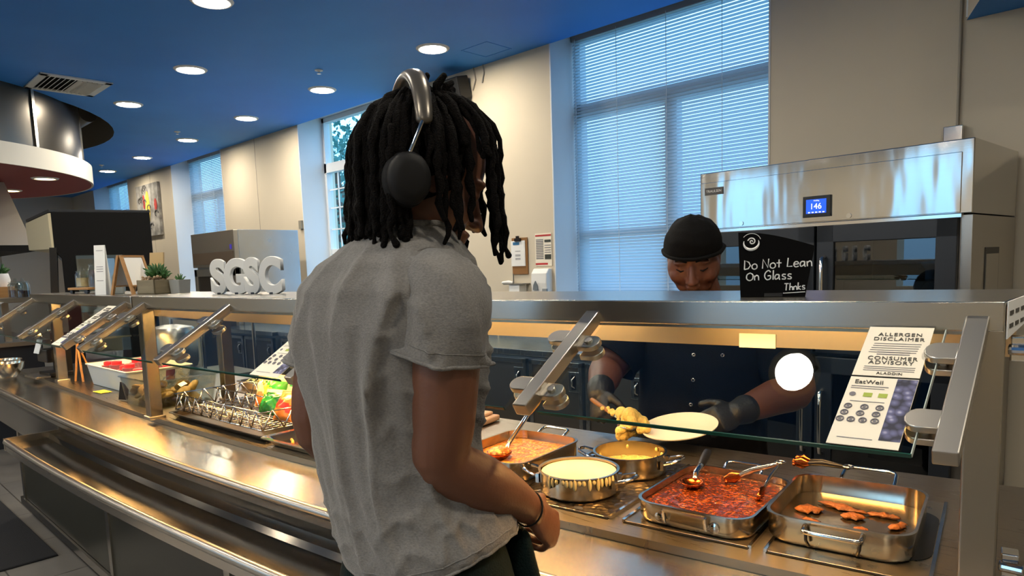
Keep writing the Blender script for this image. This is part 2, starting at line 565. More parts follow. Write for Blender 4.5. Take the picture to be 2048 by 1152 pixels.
# ------------------------------------------------------------------ windows
FRAMEM = M('window_frame_white', '#dfe3e4', 0.45)
def window(n, a, b, kind):
    t = bpy.data.objects.new('window_%d' % n, None); coll.objects.link(t)
    t.location = ((a + b) / 2, GY, SILL); t['kind'] = 'structure'
    ROOT[t.name] = Matrix.Translation(t.location)
    z0, z1 = SILL + 0.02, HEAD - 0.015
    mb = MB()
    f = 0.055
    mb.mm(a, a + f, GY - 0.03, GY + 0.05, z0, z1); mb.mm(b - f, b, GY - 0.03, GY + 0.05, z0, z1)
    mb.mm(a, b, GY - 0.03, GY + 0.05, z1 - f, z1); mb.mm(a, b, GY - 0.03, GY + 0.05, z0, z0 + f)
    mb.mm(a, b, GY - 0.03, GY + 0.05, 2.625, 2.735)
    cx = (a + b) / 2
    mb.mm(cx - 0.05, cx + 0.05, GY - 0.03, GY + 0.05, z0, 2.63)
    mb.mm(a, b, GY - 0.02, GY + 0.05, 1.64, 1.70)
    mb.build('window_frame', FRAMEM, t, world=True)
    mb = MB()
    if kind == 'bare':
        for zz in (1.94, 2.2, 2.42):
            mb.mm(a + f, b - f, GY + 0.0, GY + 0.012, zz - 0.008, zz + 0.008)
        for k in (0.14, 0.27, 0.4, 0.6, 0.73, 0.86):
            x = a + (b - a) * k; mb.mm(x - 0.008, x + 0.008, GY + 0.0, GY + 0.012, 1.7, 2.63)
        mb.build('muntin', FRAMEM, t, world=True)
        mb = MB()
    mb.mm(a + 0.02, b - 0.02, GY + 0.012, GY + 0.018, z0 + 0.02, z1 - 0.02)
    mb.build('window_pane', GLASSW, t, world=True)
kinds = ['blind', 'bare', 'blind', 'blind', 'blind']
for i, ((a, b), k) in enumerate(zip(OPEN, kinds)): window(i + 1, a, b, k)

def slat_mat():
    m = bpy.data.materials.new('blind_slat'); m.use_nodes = True
    nt = m.node_tree; nt.nodes.clear()
    o = nt.nodes.new('ShaderNodeOutputMaterial')
    d = nt.nodes.new('ShaderNodeBsdfDiffuse'); d.inputs[0].default_value = (0.46, 0.52, 0.58, 1)
    tr = nt.nodes.new('ShaderNodeBsdfTranslucent'); tr.inputs[0].default_value = (0.48, 0.62, 0.74, 1)
    x = nt.nodes.new('ShaderNodeMixShader'); x.inputs[0].default_value = 0.5
    nt.links.new(d.outputs[0], x.inputs[1]); nt.links.new(tr.outputs[0], x.inputs[2]); nt.links.new(x.outputs[0], o.inputs[0])
    return m
SLAT = slat_mat()
def blind(a, b, label):
    y = GY - 0.075
    t = thing('window_blind', label, 'blind', ((a + b) / 2, y, HEAD - 0.03), 0, None)
    a += 0.02; b -= 0.012
    mb = MB()
    z = HEAD - 0.085
    tilt = math.radians(61)
    ca, sa = math.cos(tilt) * 0.0135, math.sin(tilt) * 0.0135
    while z > SILL + 0.05:
        # a curved slat, its room edge lower
        pts = [(y - ca, z - sa), (y - 0.2 * ca - 0.0015, z - 0.1 * sa + 0.001), (y + ca, z + sa)]
        lo = [mb.bm.verts.new((a, q[0], q[1])) for q in pts]; hi = [mb.bm.verts.new((b, q[0], q[1])) for q in pts]
        for k in range(2): mb.face((lo[k], hi[k], hi[k + 1], lo[k + 1]))
        z -= 0.0248
    mb.build('slats', SLAT, t, smooth=True, world=True)
    mb = MB(); mb.mm(a, b, y - 0.02, y + 0.02, HEAD - 0.065, HEAD - 0.02)
    mb.build('head_rail', M('head_rail', '#8f9396', 0.5), t, world=True)
    mb = MB(); mb.mm(a, b, y - 0.014, y + 0.014, SILL + 0.025, SILL + 0.045)
    mb.build('bottom_rail', TRIMW, t, world=True)
    mb = MB()
    for k in (0.02, 0.25, 0.5, 0.75, 0.98):
        x = a + (b - a) * k; mb.mm(x - 0.0018, x + 0.0018, y - 0.022, y - 0.019, SILL + 0.04, HEAD - 0.05)
    mb.build('lift_cord', M('cord_white', '#c9d3da', 0.7), t, world=True)
blind(*OPEN[0], 'wide closed white venetian blind in the big window behind the server')
blind(*OPEN[2], 'closed white venetian blind in the window left of the shorter steel fridge')
blind(*OPEN[3], 'closed white venetian blind in the far window above the black display case')

# trees outside the unshaded window
def tree(x, y, h, rr, seed, label):
    q = random.Random(seed)
    t = thing('leafy_tree', label, 'tree', (x, y, -0.5))
    mb = MB(); mb.chain([(x, y, -0.5), (x + 0.1, y, h * 0.4), (x - 0.1, y + 0.1, h * 0.75)], [0.2, 0.14, 0.06], 10)
    for k in range(9):
        a = q.uniform(0, 2 * PI); z = h * q.uniform(0.35, 0.7)
        mb.chain([(x, y, z), (x + math.cos(a) * rr * 0.5, y + math.sin(a) * rr * 0.4, z + 0.5), (x + math.cos(a) * rr * 0.9, y + math.sin(a) * rr * 0.8, z + 0.8)], [0.05, 0.035, 0.015], 6)
    mb.build('trunk', M('bark', '#4a3f35', 0.9), t, world=True)
    mb = MB()
    for k in range(2600):
        a, b2 = q.uniform(0, 2 * PI), q.uniform(-1, 1)
        r = rr * q.uniform(0.35, 1.0)
        c = Vector((x + r * math.cos(a) * math.sqrt(1 - b2 * b2), y + r * math.sin(a) * math.sqrt(1 - b2 * b2), h * 0.68 + b2 * r * 1.15))
        u = Vector((q.gauss(0, 1), q.gauss(0, 1), q.gauss(0, 1))).normalized(); v = u.orthogonal().normalized()
        s = q.uniform(0.05, 0.10)
        vs = [mb.bm.verts.new(c + u * s), mb.bm.verts.new(c + v * s * 0.5), mb.bm.verts.new(c - u * s), mb.bm.verts.new(c - v * s * 0.5)]
        mb.face(vs)
    mb.build('foliage', M('outdoor_leaf', '#3d7f78', 0.6), t, world=True)
tree(-12.6, 8.0, 4.6, 1.9, 3, 'leafy tree outside the unshaded window, left one')
tree(-18.0, 12.0, 5.0, 2.0, 4, 'leafy tree outside the unshaded window, right one farther away')
mb = MB(); mb.mm(-45, 12, GY + 0.3, 45, -0.6, -0.5)
struct(mb.build('ground', M('outside_paving', '#9aa39a', 0.8)))

# ------------------------------------------------------------------ ceiling fittings
LED = M('lamp_diffuser', '#fff6e6', 0.5, emit=('#fff2dc', LAMP_STRENGTH))
LEDS = M('soffit_lamp_diffuser', '#ffe9b8', 0.5, emit=('#ffe3a8', 9.0))
def downlight(x, y, z, label, group, m=None, r=0.112):
    t = thing('ceiling_light', label, 'ceiling light', (x, y, z), 0, group)
    mb = MB()
    mb.lathe((0, 0, 0), [(r - 0.008, 0.001), (r - 0.006, -0.012), (r + 0.012, -0.010), (r + 0.022, 0.0)], n=28)
    mb.build('trim_ring', WHITE, t, smooth=True)
    mb = MB()
    mb.lathe((0, 0, 0), [(r - 0.007, -0.003), (r - 0.02, -0.009), (0, -0.011)], n=28)
    mb.build('diffuser', m or LED, t, smooth=True)
    return t
ROWA = [(-4.35, 3.72), (-6.0, 3.72), (-7.6, 3.72), (-9.26, 3.72), (-10.97, 3.74), (-12.65, 3.76)]
LABA = ['round white ceiling light nearest the wide blind, above the customer', 'round white ceiling light above the unshaded window, second of the row beside the wall',
        'round white ceiling light third along the row beside the wall', 'round white ceiling light fourth along the row beside the wall',
        'round white ceiling light fifth along the row beside the wall', 'small round ceiling light farthest along the row beside the wall']
for (x, y), l in zip(ROWA, LABA): downlight(x, y, CZ, l, 'round ceiling lights')
for (x, y), l in zip([(-4.5, 2.03), (-6.09, 2.52), (-7.67, 2.53)],
                     ['round ceiling light cut by the top edge of the photo', 'large bright ceiling light right of the air vent', 'round ceiling light just behind the air vent']):
    downlight(x, y, CZ, l, 'round ceiling lights')
downlight(-0.909, 1.451, CZ, 'ceiling light straight above the sneeze guard, mirrored in its glass', 'round ceiling lights', None, 0.085)
for x, y in [(-2.7, 0.6), (0.6, 1.1), (-0.9, -0.8), (-2.9, -1.4), (-4.9, -0.6), (0.7, -1.6), (-7.0, -1.8), (-5.0, -3.0), (-2.0, -3.2), (1.2, -3.2), (-2.7, 2.3), (-9.0, -3.1), (-11.6, -3.3), (-14.2, -2.6), (-7.0, -3.5), (-3.4, -3.5), (-14.5, -0.6)]:  # unseen lamps added to brighten the room and its reflections
    downlight(x, y, CZ, 'round ceiling light added out of view to light the room', 'added ceiling lights out of view')

# air vent
def vent():
    x0, x1, y0, y1 = -7.52, -6.91, 1.62, 2.17
    t = thing('air_vent', 'white square air vent with angled blades in the blue ceiling', 'vent', ((x0 + x1) / 2, (y0 + y1) / 2, CZ))
    mb = MB()
    for a in ((x0, x1, y0, y0 + 0.06), (x0, x1, y1 - 0.06, y1), (x0, x0 + 0.06, y0, y1), (x1 - 0.06, x1, y0, y1)):
        mb.mm(*a, CZ - 0.014, CZ)
    mb.build('vent_frame', WHITE, t, world=True, bevel=0.003)
    mb = MB(); mb.mm(x0 + 0.05, x1 - 0.05, y0 + 0.05, y1 - 0.05, CZ - 0.002, CZ - 0.0005)
    mb.build('backing', BLKM, t, world=True)
    n = 11
    mb = MB()
    for k in range(n):
        yy = y0 + 0.085 + (y1 - y0 - 0.17) * k / (n - 1)
        a = math.radians(38 if k < n / 2 else -38)
        mb.box(((x0 + x1) / 2, yy, CZ - 0.012), (x1 - x0 - 0.12, 0.028, 0.003), Matrix.Rotation(a, 3, 'X'))
    mb.build('blades', WHITE, t, world=True)
vent()
def sprinkler(x, y, label):
    t = thing('sprinkler_head', label, 'sprinkler', (x, y, CZ), 0, 'ceiling sprinkler heads')
    mb = MB(); mb.lathe((0, 0, 0), [(0.035, 0), (0.035, -0.006), (0.014, -0.010), (0.010, -0.018), (0, -0.018)], n=16)
    mb.build('escutcheon', WHITE, t, smooth=40)
    mb = MB(); mb.cyl((0, 0, -0.018), (0, 0, -0.030), 0.004, n=8); mb.lathe((0, 0, 0), [(0, -0.030), (0.018, -0.030), (0.018, -0.033), (0, -0.033)], n=14)
    mb.build('deflector', CHROME, t)
sprinkler(-5.44, 3.35, 'small sprinkler head in the ceiling nearest the customer, above his left')
sprinkler(-8.79, 3.42, 'small sprinkler head in the ceiling midway along the wall row')
sprinkler(-12.02, 3.5, 'small sprinkler head in the ceiling farthest along the wall row')

# access hatch outline in the blue ceiling
mb = MB()
for a in ((-4.25, -3.95, 3.93, 3.94), (-4.25, -3.95, 4.2, 4.21), (-4.25, -4.24, 3.93, 4.21), (-3.96, -3.95, 3.93, 4.21)): mb.mm(*a, CZ - 0.003, CZ)
tag(mb.build('access_hatch', CEILM), 'blue access hatch outline in the ceiling above the wide blind', 'hatch')

# drum soffit: steel drum, white band, red underside
def drum():
    c = (-9.1, 0.43); r = 2.04
    t = thing('drum_soffit', 'round hanging soffit with steel drum, white band and red underside', 'soffit', (c[0], c[1], 2.45))
    mb = MB(); mb.lathe((0, 0, 0), [(r - 0.02, 0.0), (r, 0.0), (r, 0.19), (r - 0.12, 0.19)], n=96)
    mb.build('band', M('band_white', '#e4ddcd', 0.5), t, smooth=40)
    mb = MB(); mb.lathe((0, 0, 0), [(0, 0.002), (r - 0.02, 0.002)], n=96)
    mb.build('underside', M('soffit_red', '#8a2a26', 0.6), t)
    mb = MB(); mb.lathe((0, 0, 0), [(1.96, 0.19), (1.96, 1.2), (0, 1.2)], n=96)
    mb.build('steel_drum', steel('steel_drum', col='#55514b', rough=0.3, stretch=(2, 2, 40), amt=0.02, bumps=0.01), t, smooth=40)
    for k, a in enumerate((math.radians(40), math.radians(76), math.radians(4), math.radians(112))):
        mb = MB(); mb.box((1.965 * math.cos(a), 1.965 * math.sin(a), 0.66), (0.02, 0.035, 0.94), rz(a))
        mb.build('seam_strip', SX, t)
    return t
drum()
downlight(-8.19, 1.865, 2.452, 'warm light in the red underside of the drum soffit, nearer one', 'lights in the drum soffit', LEDS, 0.10)
downlight(-9.45, 1.80, 2.452, 'warm light in the red underside of the drum soffit, farther one', 'lights in the drum soffit', LEDS, 0.10)
mb = MB()
mb.cyl((-9.3, 2.62, CZ + 0.2), (-10.7, 2.62, CZ + 0.2), 0.10, n=20)
tag(mb.build('air_duct', M('galvanised', '#8c8880', 0.35, 0.8), smooth=40), 'grey round air duct inside the ceiling opening by the drum', 'duct')
# ================================================================== the serving line
LX, RX = -5.05, 0.02
LAM = M('olive_laminate', '#2b2a22', 0.32)
def serving_counter():
    t = thing('serving_counter', 'long bowed stainless serving counter with dark front panels', 'counter', (-2.4, 1.3, 0))
    mb = MB(); sweep(mb, [(0.0, 0.91), (0.0, 0.893), (0.02, 0.86), (0.70, 0.86), (0.70, 0.91)], LX, RX)
    mb.build('deck', SD, t, world=True, smooth=30)
    mb = MB(); sweep(mb, [(0.03, 0.892), (0.03, 0.872), (-0.205, 0.872), (-0.205, 0.892)], LX, RX)
    mb.build('ledge', SLG, t, world=True, smooth=30)
    pr = [(-0.205 + 0.013 * math.cos(a), 0.885 + 0.013 * math.sin(a)) for a in [2 * PI * k / 12 for k in range(12)]]
    mb = MB(); sweep(mb, pr, LX, RX)
    mb.build('ledge_nosing', S, t, world=True, smooth=50)
    mb = MB(); sweep(mb, [(-0.195, 0.875), (-0.195, 0.845), (-0.165, 0.80), (-0.155, 0.66), (-0.13, 0.66), (-0.15, 0.86)], LX, RX)
    mb.build('apron', SX, t, world=True, smooth=30)
    mb = MB(); sweep(mb, [(-0.03, 0.87), (-0.03, 0.10), (0.66, 0.10), (0.66, 0.87)], LX, RX)
    mb.build('body', M('counter_body', '#33322d', 0.5), t, world=True, smooth=30)
    # front panels between steel stiles
    xs = [LX, -4.97, -3.32, -2.2, -1.1, RX]
    for a, b in zip(xs, xs[1:]):
        if b - a < 0.2: continue
        mb = MB(); sweep(mb, [(-0.042, 0.70), (-0.042, 0.135), (-0.032, 0.135), (-0.032, 0.70)], a + 0.02, b - 0.02)
        mb.build('front_panel', LAM, t, world=True, smooth=30)
    for x in (-4.97, -3.32, -2.2, -1.1):
        mb = MB(); sweep(mb, [(-0.05, 0.70), (-0.05, 0.10), (-0.03, 0.10), (-0.03, 0.70)], x - 0.02, x + 0.02, 0.02)
        mb.build('stile', SX, t, world=True)
    mb = MB(); sweep(mb, [(-0.055, 0.132), (-0.055, 0.09), (-0.03, 0.09), (-0.03, 0.132)], LX, RX)
    mb.build('base_trim', SX, t, world=True, smooth=30)
    mb = MB(); sweep(mb, [(0.0, 0.10), (0.0, 0.0), (0.64, 0.0), (0.64, 0.10)], LX, RX)
    mb.build('plinth', BLKM, t, world=True, smooth=30)
    # right-hand end shelf beside the post
    mb = MB(); mb.hexa([P(0.02, 0.02, 0.87), P(0.14, 0.0, 0.87), P(0.10, 0.68, 0.87), P(0.02, 0.68, 0.87)], [P(0.02, 0.02, 0.905), P(0.14, 0.0, 0.905), P(0.10, 0.68, 0.905), P(0.02, 0.68, 0.905)])
    mb.build('end_shelf', SX, t, world=True)
serving_counter()

def tray_slide():
    a, b = -3.40, -1.22
    t = thing('tray_slide', 'polished steel tray slide below the counter front, left of the customer', 'tray slide', (-2.4, 0.7, 0.8))
    mb = MB(); sweep(mb, [(-0.155, 0.80), (-0.155, 0.77), (-0.36, 0.77), (-0.36, 0.80), (-0.345, 0.80), (-0.33, 0.785), (-0.215, 0.785), (-0.205, 0.80)], a, b)
    mb.build('tray_bed', STR, t, world=True, smooth=30)
    mb = MB()
    pr = [(-0.358 + 0.013 * math.cos(q), 0.797 + 0.013 * math.sin(q)) for q in [2 * PI * k / 12 for k in range(12)]]
    sweep(mb, pr, a, b); mb.build('front_rail', S, t, world=True, smooth=50)
    mb = MB(); sweep(mb, [(-0.364, 0.79), (-0.364, 0.762), (-0.352, 0.762), (-0.352, 0.79)], a, b)
    mb.build('front_skirt', SX, t, world=True, smooth=30)
    mb = MB(); mb.hexa([P(a - 0.012, -0.366, 0.762), P(a, -0.366, 0.762), P(a, -0.155, 0.762), P(a - 0.012, -0.155, 0.762)], [P(a - 0.012, -0.366, 0.812), P(a, -0.366, 0.812), P(a, -0.155, 0.812), P(a - 0.012, -0.155, 0.812)])
    mb.build('end_cap', SX, t, world=True)
    for x in (-3.2, -2.3, -1.4):
        mb = MB(); mb.prism([(-0.33, 0.77), (-0.03, 0.77), (-0.03, 0.55)], 0.02, o=(x, yw(x), 0), ax=(0, 1, 0), ay=(0, 0, 1))
        mb.build('bracket', SX, t, world=True)
tray_slide()

# ------------------------------------------------------------------ sneeze guards
ZS = 1.375
WARM = M('warm_strip', '#ffd9a0', 0.5, emit=('#ffc274', WARM_STRENGTH))
steel('steel_warm', col='#b8a88e', rough=0.34, stretch=(2, 120, 120), amt=0.01, bumps=0.0); SVAL = MATS['steel_warm']
def arm_dir(x):
    s = slope(x)
    d = Vector((0.060 * s, -0.200, -0.128)); return d
def guard(x0, x1, posts, arms, label, lamps):
    xm = (x0 + x1) / 2
    t = thing('sneeze_guard', label, 'sneeze guard', tuple(P(xm, 0.03, 0.91)))
    mb = MB(); sweep(mb, [(-0.032, ZS), (-0.032, ZS - 0.042), (-0.02, ZS - 0.042), (-0.02, ZS - 0.008), (0.305, ZS - 0.008), (0.305, ZS - 0.035), (0.317, ZS - 0.035), (0.317, ZS)], x0, x1)
    mb.build('top_shelf', SX, t, world=True, smooth=30, bevel=0.002)
    mb = MB(); sweep(mb, [(-0.0, ZS - 0.012), (0.0, ZS - 0.05), (0.045, ZS - 0.05), (0.045, ZS - 0.012)], x0 + 0.01, x1 - 0.01)
    mb.build('support_tube', SX, t, world=True, smooth=30)
    mb = MB(); sweep(mb, [(0.296, ZS - 0.03), (0.296, ZS - 0.118), (0.308, ZS - 0.118), (0.308, ZS - 0.03)], x0 + 0.02, x1 - 0.03)
    mb.build('rear_valance', SVAL, t, world=True, smooth=30)
    for px, off in posts:
        c = P(px, off, 0)
        mb = MB(); mb.box((c.x, c.y, (0.905 + ZS - 0.03) / 2), (0.046, 0.046, ZS - 0.03 - 0.905), rz(yaw(px)))
        p = mb.build('post', SPOST, t, world=True, bevel=0.003)
        mb = MB(); mb.box((c.x, c.y, 0.914), (0.06, 0.06, 0.012), rz(yaw(px)))
        mb.build('post_foot', S, p, world=True, bevel=0.002)
    for ax_ in arms:
        d = arm_dir(ax_); top = P(ax_, -0.035, ZS - 0.036)
        n = d.normalized(); side = Vector((1, slope(ax_), 0)).normalized(); up = side.cross(n).normalized()
        if up.z < 0: up = -up
        rot = Matrix((side, n, up)).transposed()
        L = d.length * 1.07 + 0.02
        mb = MB(); mb.box(top + n * (L / 2 - 0.02), (0.028, L, 0.024), rot)
        a = mb.build('arm', S, t, world=True, bevel=0.002)
        for q in (0.28, 0.84):
            for s in (-1, 1):
                if ax_ + s * 0.05 > x1 or ax_ + s * 0.05 < x0 - 0.02: continue
                c = top + n * (d.length * q) + side * (s * 0.030) - up * 0.004
                mb = MB()
                out = [(0.016 * math.cos(k * PI / 8) + 0.006, 0.017 * math.sin(k * PI / 8)) for k in range(-4, 5)] + [(-0.018, 0.017), (-0.018, -0.017)]
                poly = [(u * s, v) for u, v in out]
                for off2 in (0.005, -0.017):
                    mb.prism(poly, 0.011, o=c + up * (off2 if s > 0 else off2 + 0.011), ax=side, ay=n)
                mb.cyl(c - up * 0.01, c + up * 0.01, 0.008, n=12)
                mb.build('glass_clamp', S, a, world=True, smooth=40, bevel=0.0015)
    # panes between neighbouring arms
    for a0, a1 in zip(arms, arms[1:]):
        l, r = a0 + 0.034, a1 - 0.034
        def q(x, f, dz=0.0):
            d = arm_dir(x); return P(x, -0.035, ZS - 0.04) + d * f + Vector((0, -0.0035, 0.0048)) * (dz / 0.006)
        n = 7
        mb = MB(); mb.rings([[q(l + (r - l) * i / (n - 1), f, dz) for f, dz in ((0.03, 0), (1.06, 0), (1.06, 0.006), (0.03, 0.006))] for i in range(n)])
        g = mb.build('glass_pane', GLASS, t, world=True)
        for xe in ((r,) if a1 == arms[-1] else ()):
            mb = MB(); w_ = 0.0006; mb.hexa([q(xe - w_, 0.03, -0.0004), q(xe + w_, 0.03, -0.0004), q(xe + w_, 1.06, -0.0004), q(xe - w_, 1.06, -0.0004)], [q(xe - w_, 0.03, 0.0064), q(xe + w_, 0.03, 0.0064), q(xe + w_, 1.06, 0.0064), q(xe - w_, 1.06, 0.0064)])
            mb.build('side_edge', M('glass_side_edge', '#b9c4bd', 0.3), g, world=True)
        mb = MB(); mb.rings([[q(l + (r - l) * i / (n - 1), f, dz) for f, dz in ((1.058, -0.0004), (1.066, -0.0004), (1.066, 0.0064), (1.058, 0.0064))] for i in range(n)])
        mb.build('polished_edge', GEDGE, g, world=True)
    for a, b in lamps:
        mb = MB(); sweep(mb, [(0.05, ZS - 0.012), (0.05, ZS - 0.04), (0.06, ZS - 0.04), (0.063, ZS - 0.02), (0.127, ZS - 0.02), (0.13, ZS - 0.04), (0.14, ZS - 0.04), (0.14, ZS - 0.012)], a, b)
        h = mb.build('heat_lamp', SX, t, world=True)
        mb = MB(); sweep(mb, [(0.072, ZS - 0.022), (0.072, ZS - 0.034), (0.118, ZS - 0.034), (0.118, ZS - 0.022)], a + 0.02, b - 0.02)
        mb.build('heating_element', WARM, h, world=True)
    return t
gr_ = guard(-2.82, -0.165, [(-2.79, 0.0), (-0.19, -0.005), (-2.9, 0.34)], [-2.72, -2.09, -1.44, -0.798, -0.196],
      'near sneeze guard with sloped glass in front of the server', [(-2.6, -2.15), (-1.95, -0.95), (-0.78, -0.3)])
guard(-4.38, -2.835, [(-4.25, 0.05)], [-4.33, -3.56, -2.9],
      'farther sneeze guard with sloped glass left of the succulent planter', [(-4.0, -3.1)])
# vertical end glass between the posts of the near guard
mb = MB(); mb.hexa([P(-2.812, 0.03, 0.93), P(-2.806, 0.03, 0.93), P(-2.90, 0.32, 0.93), P(-2.906, 0.32, 0.93)], [P(-2.812, 0.03, 1.22), P(-2.806, 0.03, 1.22), P(-2.90, 0.32, 1.22), P(-2.906, 0.32, 1.22)])
tag(mb.build('divider_glass', GLASS), 'upright clear glass divider between the two posts by the wire rack', 'glass divider')

# conduit clips and sticker on the near guard's right post
def post_clip(z, lab):
    c = P(-0.185, 0.03, z)
    mb = MB(); mb.box(c + Vector((0.03, 0.0, 0)), (0.022, 0.03, 0.035), rz(yaw(-0.19))); mb.cyl(c + Vector((0.02, -0.02, 0)), c + Vector((0.05, -0.02, 0)), 0.008, n=12)
    return tag(mb.build('post_latch', CHROME, bevel=0.002), lab, 'latch')
post_clip(1.305, 'chrome latch near the top of the right-hand post')
post_clip(0.985, 'chrome latch near the foot of the right-hand post')
t = thing('shelf_sticker', 'white printed sticker on the right end of the top shelf', 'sticker', tuple(P(-0.16, 0.05, ZS - 0.03)))
o = P(-0.1635, -0.028, ZS - 0.052); v = (P(-0.1645, 0.30, 0) - P(-0.1635, -0.028, 0)).normalized()
mb = MB(); mb.prism([(0, 0), (0.16, 0.01), (0.16, 0.052), (0, 0.052)], 0.0015, o=o, ax=v, ay=(0, 0, 1)); mb.build('backing', PAPERW, t, world=True)
mb = MB()
for i in range(6):
    mb.prism([(0, 0), (0.03, 0), (0.03, 0.006), (0, 0.006)], 0.0022, o=o + v * (0.012 + 0.048 * (i % 3)) + Vector((0, 0, 0.014 + 0.018 * (i // 3))), ax=v, ay=(0, 0, 1))
mb.build('print', INK, t, world=True)
mb = MB(); mb.mm(0, 0.006, 0, 0.006, 0, 0.001); bpy.data.objects.remove(mb.build('tmp', INK))

# ------------------------------------------------------------------ information sheets taped to the glass
BLUEB = None
def berry_mat():
    m = bpy.data.materials.new('blueberry_print'); m.use_nodes = True
    nt = m.node_tree; b = nt.nodes['Principled BSDF']; b.inputs['Roughness'].default_value = 0.6
    t = nt.nodes.new('ShaderNodeTexCoord'); v = nt.nodes.new('ShaderNodeTexVoronoi'); v.inputs['Scale'].default_value = 95
    nt.links.new(t.outputs['Object'], v.inputs['Vector'])
    r = nt.nodes.new('ShaderNodeValToRGB')
    r.color_ramp.elements[0].color = lin('#a9a9c4'); r.color_ramp.elements[1].color = lin('#25263a')
    r.color_ramp.elements[0].position = 0.05; r.color_ramp.elements[1].position = 0.75
    e = r.color_ramp.elements.new(0.3); e.color = lin('#62638a')
    nt.links.new(v.outputs['Distance'], r.inputs[0]); nt.links.new(r.outputs[0], b.inputs['Base Color'])
    return m
BERRY = berry_mat()
GREENP = M('print_green', '#a3b24a', 0.7)
GREYP = M('print_grey', '#77747a', 0.7)
def sheets(xl, wd, lab1, lab2):
    """two sheets, one above the other, lying on the slope of the glass"""
    d = arm_dir(xl + wd / 2); n = d.normalized()
    side = Vector((1, slope(xl), 0)).normalized(); up = side.cross(n); up = up if up.z > 0 else -up
    o = P(xl, -0.035, ZS - 0.04) + up * 0.0075
    L = d.length
    ay = -n
    def sheet(name, lab, f0, f1):
        t = thing(name, lab, 'information sheet', tuple(o + n * (L * f1)), 0, 'sheets taped to the sneeze guard glass')
        mb = MB(); mb.prism([(0, -L * f1), (wd, -L * f1), (wd, -L * f0), (0, -L * f0)], 0.0008, o=o, ax=side, ay=ay)
        mb.build('paper', PAPER, t, world=True)
        return t
    def bars(t, name, m, lst, top):
        mb = MB()
        for (u, v, w2, h) in lst:
            q = o + up * 0.0012 + side * (u * wd) + n * (L * top + v)
            mb.prism([(0, 0), (w2 * wd, 0), (w2 * wd, h), (0, h)], 0.0002, o=q, ax=side, ay=ay)
        return mb.build(name, m, t, world=True)
    pt = lambda u, v, top: o + up * 0.0015 + side * (u * wd) + n * (L * top + v)
    h = L * 0.46
    t1 = sheet('allergen_sheet', lab1, 0.03, 0.49)
    for v, s in ((0.016, 'ALLERGEN'), (0.025, 'DISCLAIMER'), (0.062, 'CONSUMER'), (0.070, 'ADVISORY')):
        text('heading', s, 0.0105, INK, t1, pt(0.52, v * h / 0.094, 0.03), side, ay, spacing=1.15)
    text('publisher', 'ALADDIN', 0.0068, INK, t1, pt(0.55, 0.0895 * h / 0.094, 0.03), side, ay, spacing=1.1)
    q = random.Random(3)
    ls = []
    for k in range(5): ls.append((0.16 - 0.012 * k + q.uniform(0, .02), (0.034 + 0.0042 * k) * h / 0.094, 0.72, 0.0011))
    for k in range(2): ls.append((0.26, (0.0525 + 0.004 * k) * h / 0.094 - 0.002, 0.5, 0.0016))
    for k in range(3): ls.append((0.14, (0.078 + 0.0034 * k) * h / 0.094, 0.76, 0.0010))
    bars(t1, 'small_print', GREYP, ls, 0.03)
    t2 = sheet('nutrition_sheet', lab2, 0.505, 1.055)
    h2 = L * 0.55
    mb = MB(); mb.prism([(0.70 * wd, -L * 1.0), (0.995 * wd, -L * 1.0), (0.995 * wd, -L * 0.51), (0.70 * wd, -L * 0.51)], 0.0002, o=o + up * 0.001, ax=side, ay=ay)
    mb.build('berry_picture', BERRY, t2, world=True)
    text('logo', 'EatWell', 0.011, INK, t2, pt(0.30, 0.011, 0.505), side, ay)
    bars(t2, 'small_print', GREYP, [(0.06, 0.020, 0.55, 0.0012), (0.06, 0.024, 0.5, 0.0010), (0.12, 0.050, 0.5, 0.001)], 0.505)
    bars(t2, 'footer_print', GREYP, [(0.12, h2 - 0.012, 0.5, 0.001)], 0.505)
    bars(t2, 'green_badge', GREENP, [(0.28, 0.040, 0.13, 0.008), (0.50, 0.040, 0.13, 0.008)], 0.505)
    mb = MB()
    for r_, row in enumerate(((0.12, 0.36, 0.58), (0.10, 0.33, 0.56), (0.07, 0.23, 0.40, 0.57))):
        for u in row:
            c = pt(u, 0.060 + 0.0125 * r_, 0.505)
            mb.tube([c + side * (0.0042 * math.cos(a)) + ay * (0.0042 * math.sin(a)) for a in [2 * PI * k / 14 for k in range(14)]], 0.0010, 5, True)
            mb.prism([(-0.0018, -0.0018), (0.0018, -0.0018), (0.0018, 0.0018), (-0.0018, 0.0018)], 0.0003, o=c, ax=side, ay=ay)
    c = pt(0.12, 0.036, 0.505)
    mb.prism([(0.004 * math.cos(2 * PI * k / 12), 0.004 * math.sin(2 * PI * k / 12)) for k in range(12)], 0.0003, o=c, ax=side, ay=ay)
    mb.build('symbols', GREYP, t2, world=True)
sheets(-0.325, 0.082, 'allergen disclaimer and consumer advisory sheet on the right pane of the near sneeze guard', 'nutrition sheet with round symbols and blueberries on the right pane of the near sneeze guard')
sheets(-1.6, 0.115, 'printed allergen sheet on the glass just left of the customer', 'nutrition sheet with a berry strip on the glass just left of the customer')
sheets(-3.04, 0.10, 'pale allergen sheet on the far sneeze guard beside its right arm', 'pale nutrition sheet on the far sneeze guard beside its right arm')
# cream label behind the shelf over the server's chest
mb = MB(); c = P(-0.63, 0.2935, ZS - 0.105); mb.box(c, (0.075, 0.003, 0.030), rz(yaw(-0.63)))
tag(mb.build('shelf_label', PAPERW), 'blank cream label stuck under the shelf before the server', 'label')
